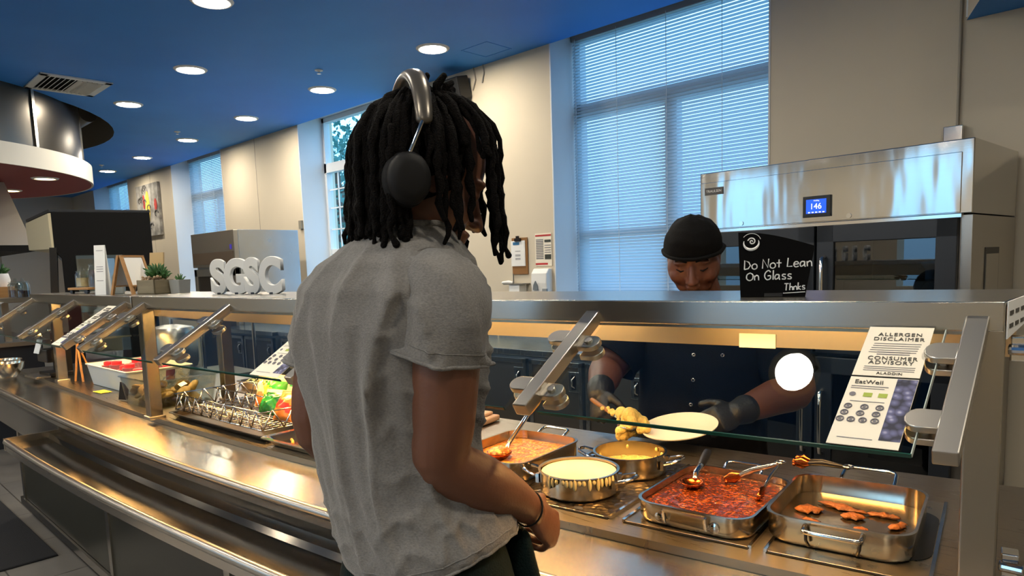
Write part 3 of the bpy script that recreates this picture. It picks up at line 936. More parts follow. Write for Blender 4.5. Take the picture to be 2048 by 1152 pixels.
# ================================================================== wells, pans and food
DZ = 0.912
def rrect(w, d, r, n=6):
    pts = []
    for cx, cy, a0 in ((w / 2 - r, d / 2 - r, 0), (-w / 2 + r, d / 2 - r, 90), (-w / 2 + r, -d / 2 + r, 180), (w / 2 - r, -d / 2 + r, 270)):
        for k in range(n + 1):
            a = math.radians(a0 + 90 * k / n)
            pts.append((cx + r * math.cos(a), cy + r * math.sin(a)))
    return pts
steel('steel_plate', col='#b7ac98', stretch=(8, 8, 8), rough=0.30, amt=0.12, bumps=0.03)
HAM = M('hammered_steel', '#9a9184', 0.28, 1.0)
_nt = HAM.node_tree
_t = _nt.nodes.new('ShaderNodeTexCoord'); _v = _nt.nodes.new('ShaderNodeTexVoronoi'); _v.inputs['Scale'].default_value = 75
_nt.links.new(_t.outputs['Object'], _v.inputs['Vector'])
_b = _nt.nodes.new('ShaderNodeBump'); _b.inputs['Strength'].default_value = 0.7; _b.inputs['Distance'].default_value = 0.004
_nt.links.new(_v.outputs['Distance'], _b.inputs['Height']); _nt.links.new(_b.outputs[0], _nt.nodes['Principled BSDF'].inputs['Normal'])

def well_plate(x, label, mat, oval=False, d=0.43, off=0.275):
    c = P(x, off, 0.910)
    t = thing('well_plate', label, 'well cover', tuple(c), yaw(x), 'covers over the heated wells')
    pts = rrect(0.254, d, 0.006)
    mb = MB(); mb.rings([[Vector((u, v, 0)) for u, v in pts], [Vector((u, v, 0.004)) for u, v in pts]])
    mb.build('cover', mat, t, bevel=0.001)
    mb = MB()
    for s in (-1, 1): mb.mm(s * 0.129 - 0.003, s * 0.129 + 0.003, -d / 2, d / 2, 0, 0.007)
    mb.build('edge_bar', CHROME, t)
    mb = MB(); mb.mm(-0.127, 0.127, -d / 2 - 0.004, -d / 2 - 0.001, 0, 0.0015)
    mb.build('seam', BLKM, t)
    if oval:
        pts = rrect(0.262, 0.275, 0.05, 8)
        mb = MB(); mb.rings([[Vector((u * 0.95, v, 0.004)) for u, v in pts], [Vector((u * 0.95, v, 0.0055)) for u, v in pts]])
        mb.build('black_gasket', BLK, t)
    return t
well_plate(-0.985, 'patterned steel plate under the two round pots', HAM)
well_plate(-0.7, 'smooth steel well cover under the chili pan', MATS['steel_plate'])
well_plate(-0.42, 'smooth steel well cover under the nearly empty pan', MATS['steel_plate'], oval=True)
well_plate(-1.265, 'steel well cover under the pan of beans', MATS['steel_plate'])

def loop_handle(mb, c, dirv, w, h, out, r=0.0042, lift=0.0):
    """chrome bail: two feet on the rim side, a bar standing out"""
    c, dirv = Vector(c), Vector(dirv).normalized()
    s = Vector((-dirv.y, dirv.x, 0))
    a, b = c - s * w / 2, c + s * w / 2
    pts = [a, a + dirv * out * 0.5 + Vector((0, 0, h * 0.6)), a + dirv * out + s * w * 0.06 + Vector((0, 0, h)), c + dirv * out * 1.08 + Vector((0, 0, h + lift)), b + dirv * out - s * w * 0.06 + Vector((0, 0, h)), b + dirv * out * 0.5 + Vector((0, 0, h * 0.6)), b]
    # rounded by subdividing
    q = []
    for i in range(len(pts) - 1):
        p0 = pts[max(0, i - 1)]; p1 = pts[i]; p2 = pts[i + 1]; p3 = pts[min(len(pts) - 1, i + 2)]
        for k in range(4):
            u = k / 4
            q.append(0.5 * ((2 * p1) + (p2 - p0) * u + (2 * p0 - 5 * p1 + 4 * p2 - p3) * u * u + (3 * p1 - p0 - 3 * p2 + p3) * u ** 3))
    q.append(pts[-1])
    mb.tube(q, r, 8)
def flat_handle(mb, c, dirv, w, h, out):
    """squared bail lying against a pan side, as on the chili pan"""
    c, dirv = Vector(c), Vector(dirv).normalized(); s = Vector((-dirv.y, dirv.x, 0))
    for k in (-1, 1):
        mb.tube([c + s * k * w / 2 + Vector((0, 0, 0)), c + s * k * w / 2 + dirv * out * 0.6, c + s * k * w / 2 + dirv * out + Vector((0, 0, h))], 0.0034, 8)
    mb.tube([c + s * -w / 2 + dirv * out + Vector((0, 0, h)), c + dirv * out * 1.1 + Vector((0, 0, h)), c + s * w / 2 + dirv * out + Vector((0, 0, h))], 0.0046, 8)

def roasting_pan(label, x, y, w, d, h, rot, group=None, mat=None, inside=None):
    t = thing('roasting_pan', label, 'pan', (x, y, DZ + 0.004), rot, group)
    r = 0.045
    o0 = rrect(w * 0.97, d * 0.97, r); o1 = rrect(w, d, r); o2 = rrect(w + 0.006, d + 0.006, r)
    i1 = rrect(w - 0.004, d - 0.004, r); i0 = rrect(w * 0.97 - 0.008, d * 0.97 - 0.008, r)
    mb = MB(); V = lambda pts, z: [Vector((u, v, z)) for u, v in pts]
    mb.rings([V(o0, 0.0), V(o1, 0.008), V(o1, h - 0.004), V(o2, h - 0.003), V(o2, h), V(i1, h), V(i1, 0.012), V(i0, 0.004)])
    mb.build('pan_body', mat or SPN, t, smooth=40)
    if inside:
        mb = MB(); mb.rings([V(rrect(w - 0.006, d - 0.006, r), 0.0125), V(rrect(w - 0.006, d - 0.006, r), 0.0127)])
        mb.build('pan_floor', inside, t)
    return t
# pan of chili
CH = roasting_pan('low steel roasting pan full of red chili, front middle of the counter', -0.683, 1.318, 0.236, 0.298, 0.042, 0.10, 'steel roasting pans')
mb = MB(); flat_handle(mb, (0.0, -0.150, 0.012), (0, -1, 0), 0.085, 0.026, 0.013)
for s in (-1, 1): mb.lathe((s * 0.056, -0.1495, 0.016), [(0, -0.003), (0.011, -0.003), (0.011, 0.003), (0.006, 0.005), (0, 0.005)], n=16, rot=Matrix.Rotation(PI / 2, 3, 'X'))
mb.build('front_handle', CHROME, CH, smooth=40)
mb = MB(); loop_handle(mb, (0.0, 0.150, 0.028), (0, 1, 0), 0.085, 0.022, 0.03)
mb.build('back_handle', CHROME, CH, smooth=True)
# nearly empty pan
EP = roasting_pan('taller steel roasting pan nearly empty with a few browned scraps, nearest the right post', -0.437, 1.385, 0.246, 0.288, 0.051, 0.14, 'steel roasting pans', inside=M('greasy_steel', '#8e8069', 0.18, 0.9, var=(14, '#5c4d38', 1)))
mb = MB(); loop_handle(mb, (0.0, -0.145, 0.040), (0, -1, 0), 0.095, -0.004, 0.02, 0.0046)
mb.build('front_handle', CHROME, EP, smooth=True)
for s in (-1, 1):
    mb = MB(); mb.tube([(s * 0.045, -0.152, 0.036), (s * 0.044, -0.156, 0.018), (s * 0.04, -0.151, 0.006)], 0.003, 8)
    mb.build('handle_strut', BLK, EP, smooth=True)
mb = MB(); loop_handle(mb, (0.01, 0.145, 0.046), (0, 1, 0), 0.10, 0.014, 0.055, 0.0046)
mb.build('back_handle', CHROME, EP, smooth=True)
# pan of beans
BN = roasting_pan('steel roasting pan of orange beans half behind the customer', -1.235, 1.285, 0.23, 0.29, 0.056, 0.11, 'steel roasting pans')
mb = MB(); loop_handle(mb, (0.0, 0.146, 0.044), (0, 1, 0), 0.085, 0.016, 0.045)
mb.build('back_handle', CHROME, BN, smooth=True)
mb = MB(); loop_handle(mb, (0.0, -0.146, 0.044), (0, -1, 0), 0.085, 0.0, 0.02)
mb.build('front_handle', CHROME, BN, smooth=True)

def filled(name, label, cat, x, y, z, w, d, rot, mat, amp, fr, n=60, r=0.043, mound=0.0):
    pts = rrect(w, d, r, 10)
    mb = MB(); bm = mb.bm
    m = len(pts)
    prev = None
    ctr = bm.verts.new((0, 0, mound + amp * noise.noise(Vector((0, 0, 3)))))
    steps = n // 2
    for i in range(1, steps + 1):
        f = i / steps
        row = []
        for u, v in pts:
            p = Vector((u * f, v * f, 0))
            k = noise.noise(Vector((p.x * fr, p.y * fr, x * 7))) + 0.6 * noise.noise(Vector((p.x * fr * 2.3, p.y * fr * 2.3, 4)))
            p.z = amp * k * (1 - f ** 8) + mound * (1 - f * f)
            row.append(bm.verts.new(p))
        if prev is None:
            for j in range(m): mb.face((ctr, row[j], row[(j + 1) % m]))
        else:
            for j in range(m): mb.face((prev[j], row[j], row[(j + 1) % m], prev[(j + 1) % m]))
        prev = row
    low = [bm.verts.new((u * 0.97, v * 0.97, -0.018)) for u, v in pts]
    for j in range(m): mb.face((prev[j], low[j], low[(j + 1) % m], prev[(j + 1) % m]))
    mb.face(low[::-1])
    o = mb.build(name, mat, smooth=True)
    place(o, (x, y, z), rot)
    tag(o, label, cat, kind='stuff')
    return o
def food_mat(name, cols, scale, rough, bump):
    m = bpy.data.materials.new(name); m.use_nodes = True
    nt = m.node_tree; b = nt.nodes['Principled BSDF']; b.inputs['Roughness'].default_value = rough
    b.inputs['Coat Weight'].default_value = 0.35; b.inputs['Coat Roughness'].default_value = 0.12
    t = nt.nodes.new('ShaderNodeTexCoord'); v = nt.nodes.new('ShaderNodeTexVoronoi'); v.inputs['Scale'].default_value = scale; v.inputs['Randomness'].default_value = 1
    n = nt.nodes.new('ShaderNodeTexNoise'); n.inputs['Scale'].default_value = scale * 0.35; n.inputs['Detail'].default_value = 3
    ad = nt.nodes.new('ShaderNodeMath'); ad.operation = 'ADD'
    ms = nt.nodes.new('ShaderNodeMath'); ms.operation = 'MULTIPLY'; ms.inputs[1].default_value = 0.6
    nt.links.new(t.outputs['Object'], v.inputs['Vector']); nt.links.new(t.outputs['Object'], n.inputs['Vector'])
    nt.links.new(v.outputs['Distance'], ms.inputs[0]); nt.links.new(ms.outputs[0], ad.inputs[0]); nt.links.new(n.outputs['Fac'], ad.inputs[1])
    r = nt.nodes.new('ShaderNodeValToRGB')
    r.color_ramp.elements[0].color = lin(cols[0]); r.color_ramp.elements[0].position = 0.48
    r.color_ramp.elements[1].color = lin(cols[-1]); r.color_ramp.elements[1].position = 0.95
    for i, c in enumerate(cols[1:-1]):
        e = r.color_ramp.elements.new(0.48 + 0.47 * (i + 1) / (len(cols) - 1)); e.color = lin(c)
    nt.links.new(ad.outputs[0], r.inputs[0]); nt.links.new(r.outputs[0], b.inputs['Base Color'])
    bp = nt.nodes.new('ShaderNodeBump'); bp.inputs['Strength'].default_value = bump; bp.inputs['Distance'].default_value = 0.006; bp.invert = True
    nt.links.new(ad.outputs[0], bp.inputs['Height']); nt.links.new(bp.outputs[0], b.inputs['Normal'])
    return m
CHILI = food_mat('chili_sauce', ['#96572a', '#783c16', '#5f2a0d', '#451a08'], 125, 0.2, 0.9)
BEANS = food_mat('bean_mash', ['#e9b055', '#de953c', '#c97a2c', '#8f4f1c'], 120, 0.3, 1.0)
CHEESE = M('cheese_sauce', '#ecdcb8', 0.42, var=(9, '#e3cfa2', 1), bump=(12, 0.15), coat=0.15)
POTATO = M('mashed_potato', '#ecd07c', 0.6, var=(30, '#d8b35c', 1), bump=(90, 0.8))
filled('chili', 'red meat chili filling the low roasting pan', 'chili', -0.683, 1.318, DZ + 0.031, 0.229, 0.291, 0.10, CHILI, 0.0016, 60)
filled('beans', 'orange baked beans in the pan behind the customer', 'beans', -1.235, 1.285, DZ + 0.036, 0.222, 0.282, 0.11, BEANS, 0.003, 55, mound=0.004)

def pot(label, x, y, r, h, rot, n=48):
    t = thing('round_pot', label, 'pot', (x, y, DZ + 0.004), rot, 'round two-handled steel pots')
    mb = MB(); mb.lathe((0, 0, 0), [(0, 0), (r - 0.006, 0), (r - 0.001, 0.005), (r - 0.001, h - 0.004), (r + 0.003, h - 0.002), (r + 0.003, h), (r - 0.003, h), (r - 0.004, 0.008), (r - 0.012, 0.004), (0, 0.004)], n=n)
    mb.build('pot_body', SPN, t, smooth=35)
    for s in (-1, 1):
        mb = MB()
        mb.tube([(s * (r), -0.028, h * 0.62), (s * (r + 0.02), -0.027, h * 0.72), (s * (r + 0.040), -0.018, h * 0.83), (s * (r + 0.046), 0, h * 0.86), (s * (r + 0.040), 0.018, h * 0.83), (s * (r + 0.02), 0.027, h * 0.72), (s * r, 0.028, h * 0.62)], 0.0042, 8)
        for k in (-1, 1): mb.mm(s * r - 0.004, s * r + 0.004, k * 0.028 - 0.006, k * 0.028 + 0.006, h * 0.35, h * 0.75)
        mb.build('handle', CHROME, t, smooth=40)
    return t
POT1 = pot('round steel pot full of creamy cheese sauce, nearest the customer', -0.985, 1.232, 0.092, 0.054, 0.35)
POT2 = pot('nearly empty round steel pot behind the pot of cheese sauce', -0.975, 1.428, 0.090, 0.054, 0.30)
mb = MB(); mb.lathe((0, 0, 0), [(0, 0.0005), (0.05, 0.0015), (0.075, 0.0), (0.087, -0.001), (0.087, -0.02), (0, -0.02)], n=48)
o = place(mb.build('cheese_sauce', CHEESE, smooth=40), (-0.985, 1.232, DZ + 0.053)); tag(o, 'pale cheese sauce filling the front round pot', 'sauce', kind='stuff')
# sauce run down the outside
mb = MB()
q = random.Random(8)
for k in range(16):
    a = math.radians(-115 + 6.5 * k + q.uniform(-2, 2)) + 0.35
    L = q.uniform(0.004, 0.016)
    c = Vector((-0.985 + 0.0935 * math.cos(a), 1.232 + 0.0935 * math.sin(a), DZ + 0.052))
    mb.ball(c - Vector((0, 0, L / 2)), (0.005, 0.003, L), 8, 6, rz(a + PI / 2))
tag(mb.build('sauce_drips', M('dried_sauce', '#d8c690', 0.6), smooth=True), 'dried sauce drips down the side of the cheese sauce pot', 'sauce', kind='stuff')
mb = MB()
mb.lathe((0, 0, 0), [(0, 0.006), (0.06, 0.005), (0.078, 0.007), (0.085, 0.014), (0.0855, 0.013), (0.078, 0.0), (0, 0.0)], n=40)
for k in range(14):
    a = q.uniform(0, 2 * PI); mb.ball((0.083 * math.cos(a), 0.083 * math.sin(a), q.uniform(0.012, 0.04)), (0.004, 0.004, 0.006), 8, 6)
o = place(mb.build('sauce_residue', POTATO, smooth=True), (-0.975, 1.428, DZ + 0.008)); tag(o, 'smears of mash left in the emptied round pot', 'mash', kind='stuff')

# browned scraps in the empty pan
BROWN = M('browned_meat', '#9c5c22', 0.55, var=(60, '#5e3210', 1), bump=(120, 0.6))
def scrap(x, y, l, w2, a, lab, seed):
    mb = MB(); q = random.Random(seed)
    n = 9
    rings = []
    for i in range(n):
        u = -1 + 2 * i / (n - 1)
        k = math.sqrt(max(0.02, 1 - u * u))
        rings.append([Vector((u * l / 2, math.cos(2 * PI * j / 10) * w2 / 2 * k * (1 + 0.55 * q.uniform(-1, 1)), 0.0045 + math.sin(2 * PI * j / 10) * 0.0045 * k * (1 + 0.7 * q.uniform(-1, 1)))) for j in range(10)])
    mb.rings(rings)
    c = rz(0.14) @ Vector((x, y, 0)) + Vector((-0.437, 1.385, DZ + 0.0165))
    tag(place(mb.build('meat_scrap', BROWN, smooth=True), c, a), lab, 'meat scrap', 'browned scraps in the empty pan')
scrap(-0.020, 0.055, 0.105, 0.026, -0.15, 'longest browned meat scrap, at the back of the empty pan', 1)
scrap(-0.075, 0.012, 0.055, 0.042, 0.5, 'broad browned scrap at the left side of the empty pan', 2)
scrap(0.006, 0.012, 0.045, 0.030, 0.3, 'round browned scrap in the middle of the empty pan', 3)
scrap(0.055, 0.045, 0.06, 0.02, 0.1, 'thin browned scrap at the back right of the empty pan', 4)
scrap(-0.055, -0.055, 0.045, 0.022, -0.6, 'browned scrap near the front left of the empty pan', 5)
scrap(0.03, -0.055, 0.03, 0.018, 0.9, 'small browned scrap near the front handle of the empty pan', 6)
scrap(0.085, 0.0, 0.05, 0.018, 1.3, 'browned scrap along the right side of the empty pan', 7)

# ladle and tongs in the chili
def ladle(label, bowl_c, handle_end, r, group=None, bowlmat=None, black=0.45, fill=None):
    t = thing('ladle', label, 'ladle', tuple(bowl_c))
    b, e = Vector(bowl_c), Vector(handle_end)
    mb = MB(); mb.lathe(b, [(0, -r * 0.62), (r * 0.6, -r * 0.5), (r * 0.92, -r * 0.15), (r, 0.0), (r * 0.95, 0.0), (r * 0.88, -r * 0.13), (r * 0.56, -r * 0.44), (0, -r * 0.56)], n=28)
    mb.build('bowl', bowlmat or CHROME, t, smooth=True, world=True)
    d = (e - b); h = d.normalized(); flat = Vector((h.x, h.y, 0)).normalized()
    st = b + flat * r * 0.95
    mb = MB(); mb.chain([st, st + flat * 0.012 + Vector((0, 0, 0.012)), st.lerp(e, 1 - black)], [0.004, 0.0045, 0.005], 10, aspect=1.5)
    mb.build('shaft', CHROME, t, smooth=True, world=True)
    mb = MB(); mb.chain([st.lerp(e, 1 - black - 0.02), st.lerp(e, 1 - black / 2), e], [0.006, 0.0075, 0.007], 12, aspect=1.4)
    mb.build('grip', BLK, t, smooth=True, world=True)
    return t
steel('sauced_steel', col='#a8562a', rough=0.2)
ladle('steel ladle with black grip resting in the chili pan', (-0.748, 1.335, DZ + 0.045), (-0.785, 1.475, DZ + 0.075), 0.027, bowlmat=MATS['sauced_steel'], black=0.5)
def tongs(label, hinge, tipA, tipB, group=None, grip=False, sauced=True):
    t = thing('tongs', label, 'tongs', tuple(hinge))
    hg = Vector(hinge)
    for k, tp in enumerate((tipA, tipB)):
        tp = Vector(tp); m = hg.lerp(tp, 0.5) + Vector((0, 0, 0.004))
        mb = MB(); mb.chain([hg, m, hg.lerp(tp, 0.78)], [0.0045, 0.0065, 0.0055], 8, aspect=0.45)
        a = mb.build('tong_arm', BLK if grip else CHROME, t, smooth=True, world=True)
        mb = MB()
        dirv = (tp - hg).normalized()
        mb.chain([hg.lerp(tp, 0.76), hg.lerp(tp, 0.88), tp], [0.006, 0.014, 0.009], 12, aspect=0.4)
        for j in range(-1, 2): mb.ball(tp + dirv * 0.004 + dirv.orthogonal().normalized() * j * 0.006, 0.004, 8, 6)
        mb.build('scalloped_tip', MATS['sauced_steel'] if sauced else CHROME, a, smooth=True, world=True)
    mb = MB(); mb.tube([hg + Vector((0.010 * math.cos(q), 0.010 * math.sin(q), 0.003)) for q in [2 * PI * k / 16 for k in range(16)]], 0.0022, 6, True)
    mb.build('pull_ring', CHROME, t, smooth=True, world=True)
    return t
tongs('steel tongs standing open in the right corner of the chili pan', (-0.600, 1.452, DZ + 0.085), (-0.700, 1.405, DZ + 0.042), (-0.600, 1.345, DZ + 0.040))
tongs('short black-gripped tongs lying across the back rim of the empty pan', (-0.49, 1.545, DZ + 0.073), (-0.592, 1.518, DZ + 0.073), (-0.596, 1.543, DZ + 0.074), grip=True, sauced=True)
ladle('round serving spoon heaped with beans, leaning in the bean pan', (-1.232, 1.218, DZ + 0.058), (-1.262, 1.405, DZ + 0.160), 0.033, black=0.08, bowlmat=MATS['sauced_steel'])
mb = MB(); mb.ball((-1.232, 1.218, DZ + 0.058), (0.030, 0.030, 0.013), 20, 10)
tag(mb.build('spooned_beans', BEANS, smooth=True), 'heap of beans in the serving spoon', 'beans', kind='stuff')
mb = MB(); mb.chain([(-1.255, 1.36, DZ + 0.135), (-1.26, 1.39, DZ + 0.152), (-1.264, 1.42, DZ + 0.170)], [0.010, 0.013, 0.009], 12)
tag(mb.build('mash_smear', POTATO, smooth=True), 'yellow mash stuck to the handle of the bean spoon', 'mash', kind='stuff')

# tray of fries
t = thing('fries_pan', 'shallow steel pan of fries left of the customer', 'pan', tuple(P(-1.85, 0.15, DZ)), yaw(-1.85))
mb = MB(); V = lambda p, z: [Vector((u, v, z)) for u, v in p]
mb.rings([V(rrect(0.35, 0.23, 0.02), 0.0), V(rrect(0.37, 0.26, 0.02), 0.022), V(rrect(0.395, 0.29, 0.02), 0.024), V(rrect(0.395, 0.29, 0.02), 0.027), V(rrect(0.365, 0.255, 0.02), 0.025), V(rrect(0.34, 0.22, 0.02), 0.004)])
mb.build('pan_body', SPN, t, smooth=40)
FRY = M('french_fry', '#e6a93c', 0.55, var=(20, '#cf8a26', 1))
q = random.Random(14)
base = P(-1.86, 0.11, DZ + 0.012)
first = None
for k in range(22):
    a = q.uniform(-0.6, 0.9) + (PI if q.random() < .5 else 0)
    c = base + Vector((max(-0.11, min(0.11, q.gauss(0, 0.055))), max(-0.06, min(0.06, q.gauss(0, 0.035))), 0.004 + 0.010 * (k / 11)))
    if first is None:
        mb = MB(); mb.chain([(-0.03, 0, 0), (0, 0.002, 0.002), (0.03, 0, 0)], 0.0045, 6, round_caps=False)
        o = first = mb.build('french_fry', FRY, smooth=30)
    else:
        o = first.copy(); coll.objects.link(o)
    place(o, c, a)
    tag(o, 'golden french fry in the shallow pan left of the customer', 'french fry', 'fries in the shallow pan')
# small foil-topped tray in front of the fries
mb = MB(); c = P(-1.66, 0.05, DZ); mb.box(c + Vector((0, 0, 0.006)), (0.12, 0.07, 0.012), rz(yaw(-1.66)))
tag(mb.build('scraper_tray', SPN, bevel=0.002), 'small flat steel tray at the front edge beside the customer', 'tray')

# black sheet tray and wire rack
t = thing('sheet_tray', 'black rimmed sheet tray under the wire rack', 'tray', tuple(P(-2.41, 0.215, DZ)), yaw(-2.41))
mb = MB(); mb.rings([V(rrect(0.64, 0.33, 0.01), 0.0), V(rrect(0.67, 0.36, 0.012), 0.018), V(rrect(0.68, 0.37, 0.012), 0.018), V(rrect(0.68, 0.37, 0.012), 0.021), V(rrect(0.66, 0.35, 0.012), 0.019), V(rrect(0.63, 0.32, 0.01), 0.003)])
mb.build('tray_body', M('tray_dark', '#4a4238', 0.3, 0.7), t, smooth=30)
t = thing('wire_rack', 'criss-cross chrome wire rack holding snack bags', 'wire rack', tuple(P(-2.43, 0.215, DZ + 0.022)), yaw(-2.43))
mb = MB()
W2, D2 = 0.32, 0.155
def seg(a, b, r=0.0016): mb.tube([a, b], r, 6)
for k in range(23):
    x = -W2 + 2 * W2 * k / 22
    seg((x, -D2, 0.004), (x, D2, 0.004), 0.0013)
for k in range(9):
    y = -D2 + 2 * D2 * k / 8
    seg((-W2, y, 0.006), (W2, y, 0.006), 0.0013)
for z in (0.004, 0.064): mb.tube([(-W2, -D2, z), (W2, -D2, z), (W2, D2, z), (-W2, D2, z)], 0.0024, 6, True)
mb.build('rack_floor', CHROME, t, smooth=True)
mb = MB()
for (ax0, ay0, ax1, ay1, n) in ((-W2, -D2, W2, -D2, 9), (-W2, D2, W2, D2, 9), (-W2, -D2, -W2, D2, 4), (W2, -D2, W2, D2, 4), (-W2, 0, W2, 0, 9)):
    for k in range(n):
        a = Vector((ax0 + (ax1 - ax0) * k / n, ay0 + (ay1 - ay0) * k / n, 0.004)); b = Vector((ax0 + (ax1 - ax0) * (k + .5) / n, ay0 + (ay1 - ay0) * (k + .5) / n, 0.066)); c = Vector((ax0 + (ax1 - ax0) * (k + 1) / n, ay0 + (ay1 - ay0) * (k + 1) / n, 0.004))
        seg(a, b, 0.0028); seg(b, c, 0.0028)
mb.tube([(-W2, 0, 0.064), (W2, 0, 0.064)], 0.0026, 6)
mb.build('zigzag_wires', CHROME, t, smooth=True)

# snack bags
def bag(label, x, off, z, w2, h, cols, rot, lean):
    t = thing('snack_bag', label, 'snack bag', tuple(P(x, off, z)), rot, 'snack bags in the wire rack')
    rot3 = Matrix.Rotation(lean, 3, 'X')
    rr = random.Random(int(x * 977) % 1000)
    def fn(side):
        def f(u, v):
            px = (u - 0.5) * w2 * (1 - 0.06 * math.sin(PI * v)); pz = v * h
            bulge = 0.030 * (math.sin(PI * min(1, max(0, u))) ** 0.7) * (math.sin(PI * min(1, max(0, v))) ** 0.6)
            wr = 0.010 * noise.noise(Vector((u * 7 + x * 5, v * 7, side))) * math.sin(PI * v)
            return rot3 @ Vector((px, side * (bulge + wr), pz))
        return f
    mb = MB()
    for s in (-1, 1): mb.grid(fn(s), 15, 17)
    bmesh.ops.remove_doubles(mb.bm, verts=mb.bm.verts, dist=0.0006)
    m0, m1, m2 = cols
    o = mb.build('foil_pouch', [m0, m1, m2], t, smooth=True)
    for p in o.data.polygons:
        c = rot3.inverted() @ p.center
        v, u = c.z / h, c.x / w2 + .5
        if 0.32 + 0.1 * math.sin(u * 5) < v < 0.62 + 0.12 * math.sin(u * 4 + 1): p.material_index = 1
        if v > 0.84: p.material_index = 2
    mb = MB()
    for v in (0.006, h - 0.006):
        mb.box(rot3 @ Vector((0, 0, v)), (w2 * 0.99, 0.002, 0.012), rot3)
    mb.build('crimped_seal', m2, t)
    return t
GRN = M('bag_green', '#2f9a2c', 0.25, coat=0.4); GRND = M('bag_dark_green', '#0f6a22', 0.25, coat=0.4); YEL = M('bag_yellow', '#f0d02a', 0.3, coat=0.4); ORG = M('bag_orange', '#e8862e', 0.3, coat=0.4); TAN = M('bag_tan', '#ead6a8', 0.35, coat=0.3); RED = M('bag_red', '#c4341f', 0.3, coat=0.3)
bag('orange and tan snack bag leaning at the left of the bag cluster', -2.46, 0.27, DZ + 0.03, 0.10, 0.125, (ORG, TAN, TAN), 0.5, -0.35)
bag('green snack bag with a yellow band leaning in the wire rack', -2.36, 0.24, DZ + 0.03, 0.11, 0.135, (GRN, YEL, TAN), 0.35, -0.3)
bag('dark green snack bag in front of the yellow-banded bag', -2.30, 0.19, DZ + 0.03, 0.12, 0.10, (GRND, GRN, TAN), 0.2, -0.55)
bag('tan topped green snack bag standing at the back of the cluster', -2.26, 0.27, DZ + 0.03, 0.11, 0.15, (GRN, TAN, TAN), 0.1, -0.2)
bag('orange snack bag nearest the customer in the wire rack', -2.175, 0.17, DZ + 0.03, 0.11, 0.105, (ORG, RED, ORG), 0.15, -0.5)

# white tub of lidded cups
t = thing('cup_tub', 'white plastic tub holding red-topped cups behind the left glass', 'tub', (-3.72, 1.16, DZ), 0.03)
def tubshape(mb, w2, d2, h, th=0.004):
    mb.rings([V(rrect(w2 * 0.92, d2 * 0.9, 0.02), 0), V(rrect(w2, d2, 0.02), h), V(rrect(w2 + 0.012, d2 + 0.012, 0.02), h), V(rrect(w2 + 0.012, d2 + 0.012, 0.02), h + 0.004), V(rrect(w2 - th, d2 - th, 0.02), h + 0.004), V(rrect(w2 * 0.92 - th, d2 * 0.9 - th, 0.02), 0.004)])
mb = MB(); tubshape(mb, 0.56, 0.30, 0.10)
mb.build('tub_body', WHITE, t, smooth=40)
CUPM = M('fruit_cup_body', '#6d3b52', 0.35); LIDR = M('lid_red', '#c22030', 0.35)
first = None
k = 0
for i in range(5):
    for j in range(2):
        loc = (-3.93 + 0.105 * i + 0.02 * ((j * 7 + i) % 3), 1.09 + 0.125 * j, DZ + 0.040 + 0.012 * ((i + 2 * j) % 2))
        if first is None:
            first = thing('fruit_cup', 'small fruit cup with a red lid standing in the white tub', 'cup', loc, 0.2, 'red-lidded cups in the white tub')
            mb = MB(); mb.lathe((0, 0, 0), [(0, 0), (0.026, 0), (0.034, 0.05), (0, 0.05)], n=18); mb.build('cup_body', CUPM, first, smooth=40)
            mb = MB(); mb.lathe((0, 0, 0), [(0.024, 0.050), (0.024, 0.066), (0.018, 0.069), (0, 0.069)], n=18); mb.build('lid', LIDR, first, smooth=40)
        else: dup(first, loc, 0.3 * k, 'small fruit cup with a red lid standing in the white tub', 'red-lidded cups in the white tub')
        k += 1
# clear tub with tan wrapped cookies
t = thing('clear_tub', 'clear plastic tub of tan wrapped cookies beside the near post', 'tub', (-3.08, 1.075, DZ), 0.05)
mb = MB(); tubshape(mb, 0.32, 0.28, 0.115)
mb.build('tub_body', GCLEAR, t, smooth=40)
COOK = M('cookie', '#b58f45', 0.6, var=(18, '#94702f', 1), bump=(60, 0.4)); 
first = None
q = random.Random(4)
for k in range(26):
    loc = (-3.08 + q.uniform(-0.115, 0.115), 1.075 + q.uniform(-0.095, 0.095), DZ + 0.014 + 0.055 * (k / 26))
    if first is None:
        mb = MB(); mb.lathe((0, 0, 0), [(0, -0.007), (0.028, -0.006), (0.033, 0.0), (0.026, 0.007), (0, 0.009)], n=16); first = o = mb.build('cookie', COOK, smooth=True)
    else: o = first.copy(); coll.objects.link(o)
    o.location = loc; o.rotation_euler = (q.uniform(-0.9, 0.9), q.uniform(-0.9, 0.9), q.uniform(0, 6))
    tag(o, 'tan cookie piled in the clear plastic tub', 'cookie', 'cookies in the clear tub')
mb = MB()
q = random.Random(9)
for k in range(90):
    c = Vector((-3.08 + q.uniform(-0.12, 0.12), 1.075 + q.uniform(-0.10, 0.10), DZ + 0.06 + q.uniform(0, 0.045)))
    u = Vector((q.gauss(0, 1), q.gauss(0, 1), q.gauss(0, 0.6))).normalized() * 0.022; v = u.orthogonal().normalized() * 0.016
    mb.face([mb.bm.verts.new(c + u), mb.bm.verts.new(c + v), mb.bm.verts.new(c - u), mb.bm.verts.new(c - v)])
tag(mb.build('cookie_wrappers', GCLEAR), 'crinkled clear wrapping over the cookies in the clear tub', 'wrapping', kind='stuff')
